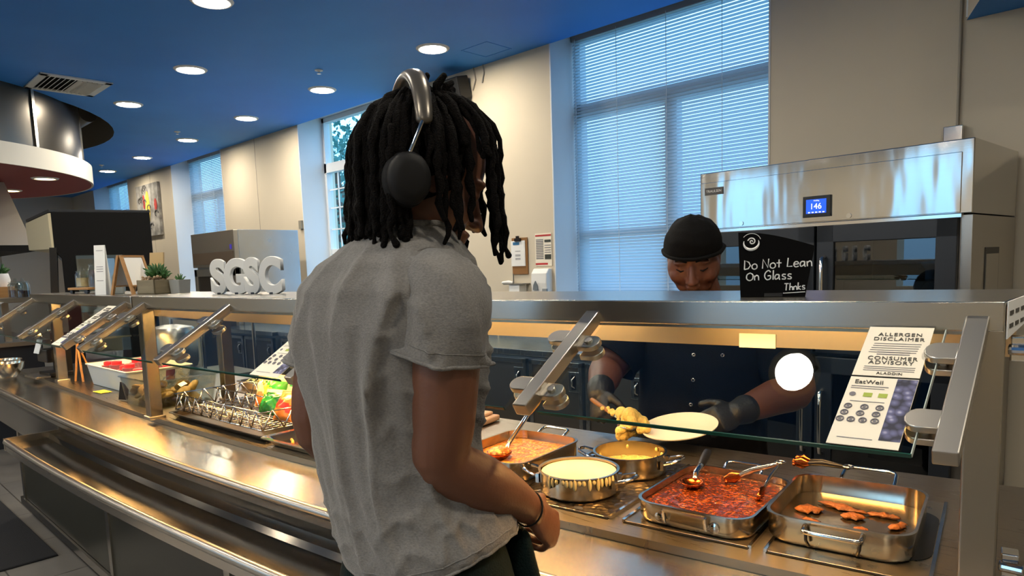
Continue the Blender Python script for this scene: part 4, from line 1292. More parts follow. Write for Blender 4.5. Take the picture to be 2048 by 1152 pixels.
# price placard, sticky note, tongs
c = P(-3.31, 0.06, DZ)
t = thing('placard', 'small black placard with white chalk writing before the clear tub', 'placard', tuple(c), 0.35)
mb = MB(); mb.prism([(-0.026, 0), (0.026, 0), (0.030, 0.045), (0.0, 0.07), (-0.024, 0.078)], 0.005, o=(0, 0, 0), ax=(1, 0, 0), ay=(0, 0.17, 0.985)); mb.build('board', BLKM, t)
mb = MB()
for (u0, v0, u1) in ((-0.016, 0.045, 0.014), (-0.018, 0.034, 0.02), (-0.012, 0.024, 0.016)):
    mb.tube([(u0 + (u1 - u0) * i / 9, -0.0012 + 0.17 * (v0 + 0.003 * math.sin(i * 2.4)) - 0.0005, v0 * 0.985 + 0.003 * math.sin(i * 2.4)) for i in range(10)], 0.0011, 5)
mb.build('chalk_writing', CHALK, t)
mb = MB(); c = P(-3.64, 0.07, DZ); mb.box(c + Vector((0, 0, 0.0006)), (0.09, 0.05, 0.001), rz(0.1))
tag(mb.build('sticky_note', M('note_yellow', '#d9dc3a', 0.6)), 'yellow sticky note on the counter before the white tub', 'note')
tongs('black tongs leaning over the back of the white tub', (-3.62, 1.32, DZ + 0.17), (-3.86, 1.24, DZ + 0.10), (-3.83, 1.27, DZ + 0.09), grip=True, sauced=False)
# salad pan behind the divider
t = thing('salad_pan', 'steel pan of shredded lettuce behind the glass divider', 'pan', (-3.02, 1.50, DZ), 0.05)
mb = MB(); tubshape(mb, 0.30, 0.17, 0.03); mb.build('pan_body', SPN, t, smooth=40)
mb = MB(); q = random.Random(2)
for k in range(160):
    c = Vector((-3.02 + q.uniform(-.12, .12), 1.50 + q.uniform(-.06, .06), DZ + q.uniform(0.012, 0.04)))
    u = Vector((q.gauss(0, 1), q.gauss(0, 1), q.gauss(0, 0.4))).normalized() * 0.018; v = u.orthogonal().normalized() * 0.004
    mb.face([mb.bm.verts.new(c + u), mb.bm.verts.new(c + v), mb.bm.verts.new(c - u), mb.bm.verts.new(c - v)])
tag(mb.build('lettuce', M('lettuce', '#c3cf93', 0.5)), 'shredded pale lettuce in the pan behind the divider', 'lettuce', kind='stuff')
mb = MB(); tubshape(mb, 0.34, 0.2, 0.03); o = mb.build('spare_pan', SPN, smooth=40); place(o, (-2.55, 1.60, DZ), 0.05); tag(o, 'empty shallow steel pan at the back of the counter behind the wire rack', 'pan')
# cutting cloth pile behind the customer on the work side
mb = MB(); mb.mm(-0.09, 0.09, -0.06, 0.06, 0, 0.02); mb.mm(-0.08, 0.07, -0.05, 0.05, 0.02, 0.032); o = mb.build('folded_towels', M('towel_tan', '#b79b85', 0.9), bevel=0.006)
place(o, tuple(P(-1.74, 0.60, DZ)), 0.2); tag(o, 'folded tan towels on the counter just right of the customer', 'towel')
# ================================================================== things on the shelf
def letter(ch, x, off, size, rot, label):
    c = P(x, off, ZS)
    t = thing('marquee_letter', label, 'letter', tuple(c), rot, 'white letters standing on the shelf')
    cu = bpy.data.curves.new('letter_body', 'FONT'); cu.body = ch; cu.size = size; cu.align_x = 'CENTER'; cu.extrude = 0.011; cu.offset = 0.007; cu.bevel_depth = 0.0015; cu.bevel_resolution = 1
    ob = bpy.data.objects.new('letter_body', cu); coll.objects.link(ob); cu.materials.append(WHITE)
    me = bpy.data.meshes.new_from_object(ob); me.name = 'letter_body'; bpy.data.objects.remove(ob); bpy.data.curves.remove(cu)
    ob = bpy.data.objects.new('letter_body', me); coll.objects.link(ob)
    ob.parent = t; ROOT[ob.name] = ROOT[t.name]
    ob.rotation_euler = (PI / 2, 0, 0); ob.location = (0, 0, 0.009); ob.scale = (0.70, 1, 1)
    mb = MB(); mb.box((0, 0, 0.003), (0.012, 0.026, 0.006)); mb.build('base_clip', CHAR, t)
for ch, x, off, rot, l in (('S', -2.50, 0.15, 0.85, 'leftmost white letter S of the row on the shelf, turned away'), ('G', -2.40, 0.165, 0.75, 'white letter G on the shelf'),
                        ('S', -2.31, 0.175, 0.75, 'second white letter S on the shelf, between G and C'), ('C', -2.205, 0.185, 0.65, 'white letter C at the right end of the row on the shelf')):
    letter(ch, x, off, 0.158, rot, l)
# planter with succulent
def succulent(c, r, h, n, parent, seed, name='succulent'):
    q = random.Random(seed)
    mb = MB()
    for k in range(n):
        a = 2.4 * k; el = math.radians(18 + 62 * (k / n))
        d = Vector((math.cos(a) * math.cos(el), math.sin(a) * math.cos(el), math.sin(el)))
        L = r * (0.75 + 0.3 * q.random()) if k < n * .7 else h
        b = Vector(c)
        mb.chain([b, b + d * L * 0.45 + Vector((0, 0, -0.002)), b + d * L * 0.8 + Vector((0, 0, 0.003)), b + d * L], [r * 0.10, r * 0.13, r * 0.08, r * 0.02], 7, aspect=0.5)
    return mb.build(name, LEAF, parent, smooth=True)
t = thing('wooden_planter', 'grey wooden planter box with a spiky green succulent on the shelf', 'planter', (-3.06, 1.05, ZS), 0.25)
mb = MB(); h, w2, d2 = 0.058, 0.115, 0.09
mb.mm(-w2 / 2, w2 / 2, -d2 / 2, -d2 / 2 + 0.006, 0, h); mb.mm(-w2 / 2, w2 / 2, d2 / 2 - 0.006, d2 / 2, 0, h); mb.mm(-w2 / 2, -w2 / 2 + 0.006, -d2 / 2, d2 / 2, 0, h); mb.mm(w2 / 2 - 0.006, w2 / 2, -d2 / 2, d2 / 2, 0, h); mb.mm(-w2 / 2, w2 / 2, -d2 / 2, d2 / 2, 0, 0.005)
mb.build('box', WOODG, t, bevel=0.001)
mb = MB(); q = random.Random(6)
for k in range(70): mb.ball((q.uniform(-.05, .05), q.uniform(-.037, .037), h + q.uniform(-0.004, 0.012)), q.uniform(0.005, 0.008), 7, 5)
mb.build('pebbles', M('pebbles', '#b79f80', 0.7, var=(30, '#8d7458', 1)), t, smooth=True)
for cx, cy, r_, sd in ((0.02, 0.0, 0.066, 1), (-0.035, 0.01, 0.04, 2), (0.045, 0.01, 0.04, 3)): succulent((cx, cy, h + 0.008), r_, r_ * 0.95, 22, t, sd)
t = thing('pebble_pot', 'small grey square pot just right of the wooden planter', 'pot', (-2.985, 1.12, ZS), 0.3)
mb = MB(); mb.rings([V(rrect(0.055, 0.055, 0.006), 0), V(rrect(0.062, 0.062, 0.006), 0.055)]); mb.build('pot_body', M('grey_ceramic', '#9fa09a', 0.5), t, smooth=40)
succulent((0, 0, 0.05), 0.030, 0.032, 12, t, 5)
# A-frame sign, seen from its side
t = thing('easel_sign', 'wooden A-frame easel sign with white cards on the shelf', 'sign', (-3.24, 1.02, ZS), 0.55)
mb = MB(); hh = 0.165; sp_ = 0.052
for y in (-0.06, 0.06):
    for s in (-1, 1):
        a = Vector((s * sp_, y, 0)); b = Vector((s * 0.006, y, hh)); mb.hexa([a + Vector((-.005, -.006, 0)), a + Vector((.005, -.006, 0)), a + Vector((.005, .006, 0)), a + Vector((-.005, .006, 0))], [b + Vector((-.005, -.006, 0)), b + Vector((.005, -.006, 0)), b + Vector((.005, .006, 0)), b + Vector((-.005, .006, 0))])
for s in (-1, 1):
    mb.box((s * sp_ * 0.8, 0, 0.035), (0.02, 0.12, 0.006)); mb.box((s * 0.008, 0, hh - 0.004), (0.01, 0.13, 0.008))
mb.build('easel_frame', WOOD, t)
for s in (-1, 1):
    mb = MB(); mb.hexa([(s * (sp_ * .84), -0.052, 0.038), (s * (sp_ * .84) + s * .002, -0.052, 0.038), (s * (sp_ * .84) + s * .002, 0.052, 0.038), (s * (sp_ * .84), 0.052, 0.038)], [(s * .009, -0.052, hh - 0.008), (s * .011, -0.052, hh - 0.008), (s * .011, 0.052, hh - 0.008), (s * .009, 0.052, hh - 0.008)])
    mb.build('card', PAPERW, t)
t = thing('wood_slat_sign', 'tan wooden board standing behind the easel sign', 'sign', (-3.19, 1.10, ZS), 0.5)
mb = MB(); mb.prism([(-0.035, 0), (0.035, 0), (0.035, 0.175), (-0.035, 0.175)], 0.008, o=(0, 0, 0), ax=(1, 0, 0), ay=(0, 0.12, 0.99)); mb.build('board', M('tan_board', '#b49a6c', 0.7), t)
# folded menu card
t = thing('menu_card', 'tall white folded menu card standing on the shelf', 'menu card', (-3.37, 0.93, ZS), 0.62)
mb = MB(); mb.prism([(-0.026, 0), (0.026, 0), (0.026, 0.215), (-0.026, 0.215)], 0.002, o=(0, 0, 0), ax=(1, 0, 0), ay=(0, 0.09, 0.996)); mb.prism([(-0.026, 0), (0.026, 0), (0.026, 0.215), (-0.026, 0.215)], 0.002, o=(0, 0.04, 0), ax=(1, 0, 0), ay=(0, -0.09, 0.996)); mb.build('card', PAPERW, t)
mb = MB()
for z in (0.19, 0.12, 0.11, 0.10, 0.06): mb.prism([(-0.016, 0), (0.016, 0), (0.016, 0.002), (-0.016, 0.002)], 0.0004, o=(0, 0.09 * z - 0.0022, z), ax=(1, 0, 0), ay=(0, 0.09, 0.996))
mb.build('print', GREYP, t)
mb = MB(); mb.prism([(-0.03, 0), (0.03, 0), (0.022, 0.07), (-0.004, 0.105), (-0.022, 0.075)], 0.012); o = mb.build('slate_plaque', M('slate_grey', '#8d9089', 0.6, var=(20, '#7a7e78', 1)), bevel=0.003)
place(o, (-3.36, 1.00, ZS), 0.6); tag(o, 'small grey pointed plaque right of the white menu card', 'plaque')
# riser board with jar candles
t = thing('riser_board', 'low wooden riser board on black wheels under two jars', 'riser', (-3.84, 1.0, ZS), 0.35)
mb = MB(); mb.box((0, 0, 0.024), (0.15, 0.09, 0.012)); mb.build('board', WOOD, t, bevel=0.002)
for x in (-0.055, 0.055):
    for y in (-0.035, 0.035):
        mb = MB(); mb.cyl((x, y - 0.006, 0.010), (x, y + 0.006, 0.010), 0.010, n=16); mb.build('wheel', BLK, t, smooth=40)
def jar(label, x, y, z, r, h, fill, lid=True, level=0.6, grp=None):
    t = thing('glass_jar', label, 'jar', (x, y, z), 0, grp)
    mb = MB(); mb.lathe((0, 0, 0), [(0, 0), (r, 0), (r, h * 0.85), (r * 0.8, h * 0.95), (r * 0.8, h), (r * 0.74, h), (r * 0.74, h * 0.95), (r * 0.93, h * 0.84), (r * 0.93, 0.003), (0, 0.003)], n=22); mb.build('jar_glass', GCLEAR, t, smooth=40)
    mb = MB(); mb.lathe((0, 0, 0), [(0, 0.004), (r * 0.92, 0.004), (r * 0.92, h * level), (0, h * level)], n=22); mb.build('contents', fill, t, smooth=40)
    if lid:
        mb = MB(); mb.lathe((0, 0, 0), [(0, h), (r * 0.9, h), (r * 0.85, h * 1.05), (r * 0.2, h * 1.12), (r * 0.22, h * 1.2), (r * 0.12, h * 1.28), (0, h * 1.28)], n=20); mb.build('jar_lid', GCLEAR, t, smooth=True)
    return t
CARAMEL = M('caramel_candy', '#b9893c', 0.5, var=(30, '#e6d3a8', 1)); COFFEE = M('coffee_beans', '#2d1611', 0.5, var=(50, '#5a3322', 1)); NUTS = M('nuts', '#7c4a30', 0.5, var=(40, '#4c2b1c', 1))
jar('glass jar of yellow and white candy on the wooden riser board', -3.86, 0.995, ZS + 0.030, 0.034, 0.075, CARAMEL, level=0.62)
jar('taller glass jar of dark coffee beans beside the candy jar', -3.785, 1.03, ZS + 0.030, 0.032, 0.105, COFFEE, level=0.78)
# chalk sign
t = thing('chalkboard_sign', 'black chalkboard sign reading Do Not Lean On Glass on the shelf', 'sign', (-0.513, 1.205, ZS), 0.32)
tilt = Vector((0, 0.13, 0.99))
poly = [(-0.056, 0.0), (0.052, 0.0), (0.066, 0.088)] + [(0.066 - 0.128 * k / 10, 0.088 + 0.029 * math.sin(math.radians(9 * k))) for k in range(1, 11)]
mb = MB(); mb.prism(poly, 0.006, o=(0, 0.006, 0), ax=(1, 0, 0), ay=tilt)
mb.build('board', M('chalkboard', '#040405', 0.8, spec=0.1), t)
mb = MB(); mb.box((0, 0.02, 0.004), (0.03, 0.05, 0.006)); mb.build('foot', BLK, t)
GL = {
 'D': [[(0, 0), (0.02, .95), (.45, .75), (.62, .4), (.4, .08), (0, 0)]], 'o': [[(.3, .55), (.05, .4), (.05, .12), (.3, 0), (.52, .15), (.5, .42), (.3, .55)]],
 'N': [[(0, 0), (.05, .95), (.55, .1), (.62, 1.0)]], 't': [[(.25, .85), (.25, .05)], [(0, .5), (.5, .5)]], 'L': [[(.08, .95), (0, .08), (.5, .1)]],
 'e': [[(.02, .28), (.45, .32), (.35, .52), (.1, .48), (.02, .2), (.2, 0), (.48, .08)]], 'a': [[(.45, .5), (.15, .5), (.02, .25), (.12, .03), (.4, .2), (.45, .5), (.47, .1), (.55, 0)]],
 'n': [[(0, .5), (.04, 0)], [(.03, .35), (.25, .52), (.42, .4), (.46, 0)]], 'O': [[(.35, .8), (.05, .6), (.02, .2), (.3, 0), (.62, .15), (.66, .6), (.35, .8)]],
 'G': [[(.62, .8), (.4, .98), (.1, .75), (.02, .35), (.25, .02), (.58, .12), (.6, .42), (.32, .4)]], 'l': [[(.12, 1.0), (.1, 0)]],
 's': [[(.42, .5), (.15, .52), (.08, .36), (.38, .2), (.34, .02), (.02, .04)]], 'T': [[(0, .95), (.6, .95)], [(.3, .95), (.24, 0)]], 'h': [[(.05, 1.0), (.0, 0)], [(.02, .35), (.25, .5), (.38, .35), (.4, 0)]],
 'k': [[(.05, 1.), (0, 0)], [(.4, .5), (.05, .25), (.42, 0)]],
}
def smooth_line(p, k=5):
    o = []
    for i in range(len(p) - 1):
        a = p[max(0, i - 1)]; b = p[i]; c = p[i + 1]; d = p[min(len(p) - 1, i + 2)]
        for j in range(k):
            u = j / k
            o.append(tuple(0.5 * (2 * b[m] + (c[m] - a[m]) * u + (2 * a[m] - 5 * b[m] + 4 * c[m] - d[m]) * u * u + (3 * b[m] - a[m] - 3 * c[m] + d[m]) * u ** 3) for m in (0, 1)))
    return o + [p[-1]]
def write(mb, s, u0, v0, sz, gap=0.16, th=0.0011, flat=None, rise=0.0):
    u = u0
    for ch in s:
        if ch == ' ': u += sz * 0.42; continue
        for st in GL[ch]:
            pts = [(u + a * sz * 0.95, v0 + b * sz + rise * (u - u0)) for a, b in (smooth_line(st) if len(st) > 2 and ch not in 'NLD' else st)]
            mb.tube([flat(a, b) for a, b in pts], th, 5)
        wmax = max(a for st in GL[ch] for a, b in st)
        u += sz * (wmax + gap)
flat = lambda a, b: Vector((a, -0.0004, 0)) + tilt * b
mb = MB()
write(mb, 'Do Not Lean', -0.050, 0.050, 0.0175, 0.10, flat=flat, rise=0.03)
write(mb, 'On Glass', -0.046, 0.030, 0.0170, 0.13, flat=flat, rise=0.02)
write(mb, 'Thnks', 0.018, 0.0115, 0.0125, 0.10, 0.0010, flat=flat, rise=0.05)
mb.tube([flat(0.016, 0.0065), flat(0.052, 0.0085)], 0.0008, 5)
mb.build('chalk_writing', CHALK, t)
mb = MB()
cx, cz = -0.039, 0.099
pts = [flat(cx + 0.013 * math.cos(a), cz - 0.001 + 0.012 * math.sin(a)) for a in [math.radians(165 + 215 * k / 24) for k in range(25)]]
mb.chain(pts, [0.0006 + 0.0022 * math.sin(PI * k / 24) for k in range(25)], 6)
sp2 = [flat(cx + 0.001 + (0.001 + 0.0060 * k / 26) * math.cos(0.5 + k * 0.33), cz + 0.0015 + (0.001 + 0.0060 * k / 26) * math.sin(0.5 + k * 0.33)) for k in range(27)]
mb.chain(sp2, 0.0012, 6)
pts = [flat(cx + 0.016 * math.cos(a), cz + 0.002 + 0.014 * math.sin(a)) for a in [math.radians(15 + 130 * k / 20) for k in range(21)]]
mb.chain(pts, 0.0005, 5)
mb.build('spiral_drawing', CHALK, t)

# ================================================================== heated cabinet at the right
def heated_cabinet():
    W_, D_, H_ = 1.345, 0.73, 1.92
    a = math.atan2(3.574 - 3.668, 1.342)
    t = thing('heated_cabinet', 'tall stainless two-door heated holding cabinet at the right', 'heated cabinet', (-1.985, 3.668, 0), a)
    mb = MB(); mb.mm(0, 0.03, 0.03, D_, 0.12, H_ - 0.0); mb.mm(W_ - 0.05, W_, 0.0, D_, 0.12, 1.595); mb.mm(0, W_, D_ - 0.02, D_, 0.12, H_); mb.mm(0, W_, 0.03, D_, 0.12, 0.24)
    mb.build('carcass', S, t, bevel=0.002)
    mb = MB(); mb.mm(0, W_, -0.012, D_, 1.60, H_)
    mb.build('hood', SH, t, bevel=0.004)
    mb = MB(); mb.mm(0.006, W_ - 0.045, -0.018, -0.011, 1.606, H_ - 0.055)
    mb.build('front_sheet', SH, t, bevel=0.002)
    mb = MB()
    for x in (0.26, 0.83): mb.cyl((x, -0.012, 1.625), (x, -0.022, 1.625), 0.012, n=14)
    mb.build('rivet', CHROME, t, smooth=40)
    mb = MB(); mb.mm(0.02, W_ - 0.04, -0.02, 0.01, 1.585, 1.60); mb.build('drip_rail', CHROME, t)
    # display
    d = MB(); d.mm(0.606, 0.745, -0.030, -0.015, 1.63, 1.735); dp = d.build('display_bezel', BLK, t, bevel=0.002)
    d = MB(); d.mm(0.624, 0.725, -0.0315, -0.029, 1.648, 1.718)
    d.build('screen', M('screen_blue', '#1a55d8', 0.3, emit=('#1e5df0', 0.9)), dp)
    LIT = M('screen_text', '#ffffff', 0.4, emit=('#ffffff', 1.0))
    text('digits', '146', 0.040, LIT, dp, (0.673, -0.0322, 1.682), (1, 0, 0), (0, 0, 1), world=False)
    text('caption', 'Holding', 0.009, LIT, dp, (0.676, -0.0322, 1.711), (1, 0, 0), (0, 0, 1), world=False)
    d = MB()
    for k in range(5): d.mm(0.635 + 0.018 * k, 0.645 + 0.018 * k, -0.0325, -0.031, 1.651, 1.656)
    d.build('icons', LIT, dp)
    bg_ = MB(); bg_.mm(0.035, 0.15, -0.022, -0.016, 1.795, 1.835); bd = bg_.build('badge', M('badge_grey', '#55524e', 0.4, 0.5), t)
    text('badge_lettering', 'TRAULSEN', 0.020, WHITE, bd, (0.0925, -0.0225, 1.815), (1, 0, 0), (0, 0, 1), world=False)
    # four half doors
    m0, mid, m1 = 0.02, 0.672, W_ - 0.05
    for (z0, z1) in ((0.945, 1.585), (0.25, 0.925)):
        for (xa, xb, hx) in ((m0, mid - 0.006, mid - 0.046), (mid + 0.006, m1, mid + 0.046)):
            f = 0.085
            mb = MB(); mb.mm(xa, xa + f, -0.028, 0.02, z0, z1); mb.mm(xb - f, xb, -0.028, 0.02, z0, z1); mb.mm(xa, xb, -0.028, 0.02, z0, z0 + f); mb.mm(xa, xb, -0.028, 0.02, z1 - f, z1)
            dr = mb.build('door', CHAR, t, bevel=0.004)
            mb = MB(); mb.mm(xa + f, xb - f, -0.016, -0.010, z0 + f, z1 - f); mb.build('door_glass', GLASSD, dr)
            mb = MB()
            zc = (z0 + z1) / 2
            mb.chain([(hx, -0.03, zc + 0.165), (hx, -0.058, zc + 0.155), (hx, -0.064, zc + 0.08), (hx, -0.064, zc - 0.08), (hx, -0.058, zc - 0.155), (hx, -0.03, zc - 0.165)], 0.011, 12)
            mb.build('handle', CHROME, dr, smooth=True)
    # interior: dark liner, wire shelf, a few pans
    mb = MB(); mb.mm(0.03, W_ - 0.05, D_ - 0.05, D_ - 0.021, 0.24, 1.59); mb.mm(0.66, 0.685, 0.03, D_ - 0.03, 0.24, 1.59); mb.mm(0.03, W_ - 0.05, 0.03, D_ - 0.03, 0.925, 0.945)
    mb.build('liner', M('cabinet_liner', '#3c3e40', 0.4, 0.6), t)
    mb = MB()
    for z in (1.23, 0.62):
        for k in range(12): mb.tube([(0.04 + 0.115 * k, 0.05, z), (0.04 + 0.115 * k, D_ - 0.06, z)], 0.003, 5)
        mb.tube([(0.03, 0.06, z), (W_ - 0.05, 0.06, z)], 0.005, 6); mb.tube([(0.03, 0.4, z), (W_ - 0.05, 0.4, z)], 0.005, 6)
    mb.build('wire_shelf', CHROME, t)
    # side recess and feet
    mb = MB(); x = W_ + 0.001
    mb.mm(W_ - 0.01, W_ + 0.003, 0.20, 0.43, 0.65, 1.45); mb.build('side_recess_rim', M('recess_rim_dark', '#4b4845', 0.5, 0.6), t)  # dark border around the side panel
    mb = MB(); mb.mm(W_ - 0.01, W_ + 0.005, 0.212, 0.418, 0.66, 1.42); mb.build('side_panel', S, t)
    for x in (0.08, W_ - 0.08):
        for y in (0.08, D_ - 0.08):
            mb = MB(); mb.cyl((x, y, 0), (x, y, 0.12), 0.025, n=16); mb.build('foot', CHROME, t, smooth=40)
    # trays on the shelf
    return t, a
HT, HA = heated_cabinet()
def in_cab(x, y, z): return Vector((-1.985, 3.668, 0)) + rz(HA) @ Vector((x, y, z))
mb = MB(); mb.mm(-0.24, 0.24, -0.2, 0.2, 0, 0.065); o = mb.build('food_pan', SPN, bevel=0.006); place(o, in_cab(1.0, 0.30, 1.238), HA); tag(o, 'steel food pan on the upper shelf inside the right cabinet door', 'pan')
mb = MB(); mb.lathe((0, 0, 0), [(0, 0), (0.022, 0), (0.022, 0.05), (0.04, 0.075), (0.04, 0.085), (0, 0.085)], n=18); o = mb.build('blue_cup', M('cup_blue', '#6fb3dc', 0.4), smooth=40); place(o, in_cab(1.12, 0.22, 1.305), 0); tag(o, 'pale blue cup on the food pan inside the right cabinet door', 'cup')

# conduit and outlet box above the cabinet
t = thing('electrical_conduit', 'thin grey conduit with an outlet box on the wall above the cabinet', 'conduit', (-0.885, WY, 2.05))
mb = MB(); mb.cyl((-0.866, WY - 0.012, 2.09), (-0.866, WY - 0.012, 3.1), 0.008, n=10); mb.build('pipe', M('conduit_grey', '#8f8779', 0.5, 0.3), t, world=True, smooth=40)
mb = MB(); mb.mm(-0.925, -0.835, WY - 0.045, WY, 1.985, 2.09); bx = mb.build('outlet_box', CHROME, t, world=True, bevel=0.004)
mb = MB(); mb.mm(-0.90, -0.86, WY - 0.05, WY - 0.043, 1.99, 2.015); mb.build('plug', BLK, bx, world=True)
mb = MB(); mb.mm(-0.842, -0.815, WY - 0.03, WY, 2.63, 3.16); struct(mb.build('trim_4', TRIMW))

# ================================================================== work counter against the window wall
BLUEST = steel('steel_cool', col='#b3b9bf', rough=0.24, stretch=(120, 3, 3))
def undercounter(x0, x1, y0f, sl, label, doors, latches=True):
    a = math.atan(sl); W_ = (x1 - x0) / math.cos(a)
    t = thing('undercounter_fridge', label, 'undercounter fridge', (x0, y0f, 0), a)
    D_ = 0.72
    mb = MB(); mb.mm(0, W_, -0.02, D_, 0.862, 0.90); mb.mm(0, W_, D_ - 0.02, D_, 0.90, 1.0); mb.build('worktop', BLUEST, t, bevel=0.003)
    mb = MB(); mb.mm(0.0, W_, 0.02, D_, 0.12, 0.862); mb.build('cabinet', M('fridge_body', '#7c858f', 0.35, 0.7), t)
    w2 = W_ / doors
    for k in range(doors):
        xa, xb = k * w2 + 0.012, (k + 1) * w2 - 0.012
        mb = MB(); mb.mm(xa, xa + 0.028, -0.012, 0.02, 0.14, 0.84); mb.mm(xb - 0.028, xb, -0.012, 0.02, 0.14, 0.84); mb.mm(xa, xb, -0.012, 0.02, 0.81, 0.84); mb.mm(xa, xb, -0.012, 0.02, 0.14, 0.17)
        dr = mb.build('door', BLUEST, t, bevel=0.002)
        mb = MB(); mb.mm(xa + 0.02, xb - 0.02, -0.004, 0.02, 0.16, 0.82); mb.build('door_panel', M('door_dark', '#474541', 0.4, 0.3), dr)
        if latches:
            mb = MB(); mb.mm(xb - 0.098, xb - 0.02, -0.016, 0.0, 0.66, 0.785); pl = mb.build('latch_plate', BLUEST, dr, bevel=0.003)
            mb = MB(); mb.mm(xb - 0.075, xb - 0.043, -0.018, -0.014, 0.675, 0.765); mb.build('latch_recess', BLK, pl)
            mb = MB(); mb.chain([(xb - 0.052, -0.02, 0.755), (xb - 0.06, -0.034, 0.74), (xb - 0.06, -0.034, 0.70), (xb - 0.052, -0.02, 0.69)], 0.005, 8); mb.build('latch', CHROME, pl, smooth=True)
    for x in (0.06, W_ - 0.06):
        mb = MB(); mb.cyl((x, 0.06, 0), (x, 0.06, 0.12), 0.02, n=12); mb.cyl((x, D_ - 0.06, 0), (x, D_ - 0.06, 0.12), 0.02, n=12); mb.build('foot', BLK, t)
    return t
undercounter(-3.83, -2.09, 3.165, 0.055, 'steel undercounter fridge with latched doors behind the server', 4)
undercounter(-5.9, -3.86, 3.06, 0.05, 'steel undercounter fridge with dark doors seen left of the customer', 4)
undercounter(-7.05, -5.95, 2.97, 0.05, 'far steel undercounter fridge toward the tall display case', 2)
# items on the wall between the windows
def wallpt(x, z): return (x, WY, z)
t = thing('clipboard', 'brown clipboard with white papers hanging beside the blinds', 'clipboard', (-4.06, WY - 0.01, 1.36))
mb = MB(); mb.mm(-4.145, -3.965, WY - 0.012, WY - 0.006, 1.355, 1.665); mb.build('board', M('hardboard', '#8a5f2f', 0.6), t, world=True)
for k, (dx, dz) in enumerate(((0.012, 0.0), (0.006, 0.0), (0.0, 0.0))):
    mb = MB(); mb.mm(-4.15 + dx, -4.0 + dx, WY - 0.016 - 0.001 * k, WY - 0.0135 - 0.001 * k, 1.425, 1.64); mb.build('sheet', PAPERW, t, world=True)
mb = MB(); mb.mm(-4.10, -4.03, WY - 0.028, WY - 0.018, 1.635, 1.66); mb.mm(-4.08, -4.05, WY - 0.03, WY - 0.02, 1.66, 1.68); mb.build('clip', M('clip_dark', '#2f2a28', 0.3, 0.8), t, world=True)
mb = MB(); mb.mm(-4.125, -4.05, WY - 0.0195, WY - 0.019, 1.605, 1.63); mb.build('blue_print', M('print_blue', '#2f6f9c', 0.7), t, world=True)
mb = MB()
for z in (1.55, 1.52, 1.51, 1.49, 1.48): mb.mm(-4.10, -4.04, WY - 0.0195, WY - 0.019, z, z + 0.004)
mb.build('print', GREYP, t, world=True)
t = thing('notice_poster', 'white notice with red bands on the wall above the soap dispenser', 'poster', (-3.79, WY - 0.005, 1.42))
mb = MB(); mb.mm(-3.88, -3.70, WY - 0.006, WY - 0.003, 1.42, 1.69); mb.build('paper', PAPER, t, world=True)
mb = MB(); mb.mm(-3.875, -3.705, WY - 0.008, WY - 0.006, 1.665, 1.678); mb.mm(-3.878, -3.745, WY - 0.008, WY - 0.006, 1.43, 1.445); mb.build('red_band', M('print_red', '#b5282a', 0.7), t, world=True)
mb = MB(); mb.mm(-3.775, -3.708, WY - 0.008, WY - 0.006, 1.615, 1.635); mb.mm(-3.775, -3.708, WY - 0.008, WY - 0.006, 1.475, 1.515); mb.build('dark_picture', M('print_dark', '#33372f', 0.7), t, world=True)
mb = MB()
for k in range(12): mb.mm(-3.87, -3.79, WY - 0.008, WY - 0.006, 1.48 + 0.014 * k, 1.487 + 0.014 * k)
for k in range(4): mb.mm(-3.775, -3.708, WY - 0.008, WY - 0.006, 1.53 + 0.019 * k, 1.535 + 0.019 * k)
mb.build('small_print', GREYP, t, world=True)
t = thing('soap_dispenser', 'white wall soap dispenser at the left edge of the window reveal', 'soap dispenser', (-3.78, WY, 1.2))
mb = MB(); mb.rings([[Vector((-3.87, WY - y0, z)), Vector((-3.70, WY - y0, z)), Vector((-3.70, WY - 0.001, z)), Vector((-3.87, WY - 0.001, z))] for z, y0 in ((1.18, 0.075), (1.28, 0.085), (1.36, 0.08), (1.40, 0.05))])
mb.build('dispenser_body', WHITE, t, world=True, bevel=0.008)
mb = MB(); mb.prism([(0, 0), (0.055, 0), (0.05, 0.04), (0.028, 0.075), (0.006, 0.04)], 0.008, o=(-3.845, WY - 0.083, 1.225)); mb.build('window', M('dispenser_grey', '#6f777c', 0.4), t, world=True)
mb = MB(); mb.mm(-3.745, -3.70, WY - 0.087, WY - 0.07, 1.185, 1.235); mb.build('lever', M('lever_grey', '#8d9296', 0.4), t, world=True)
t = thing('wall_shelf_rack', 'small wire rack with papers under the clipboard', 'rack', (-4.06, WY - 0.06, 1.25))
mb = MB(); mb.mm(-4.17, -3.95, WY - 0.11, WY - 0.002, 1.27, 1.278); mb.cyl((-4.13, WY - 0.02, 1.278), (-4.13, WY - 0.02, 1.36), 0.005, n=8); mb.build('rack_frame', M('rack_grey', '#6b6963', 0.5), t, world=True)
mb = MB(); mb.mm(-4.11, -3.99, WY - 0.1, WY - 0.01, 1.16, 1.268); mb.build('paper_stack', PAPERW, t, world=True)
mb = MB(); mb.chain([(-4.22, WY - 0.06, 1.286), (-4.15, WY - 0.06, 1.29), (-4.11, WY - 0.06, 1.286)], [0.012, 0.016, 0.012], 10); tag(mb.build('towel_roll', WHITE, smooth=True), 'small white roll lying on the wire rack by the clipboard', 'roll')
t = thing('wall_speaker', 'black wall speaker near the ceiling right of the customer head', 'speaker', (-4.70, WY - 0.1, 2.9))
mb = MB(); mb.box((-4.70, WY - 0.10, 3.0), (0.26, 0.14, 0.19), Matrix.Rotation(0.25, 3, 'X')); mb.build('speaker_body', BLK, t, world=True, bevel=0.01)
mb = MB(); mb.mm(-4.73, -4.67, WY - 0.05, WY, 2.97, 3.03); mb.build('wall_bracket', CHAR, t, world=True)
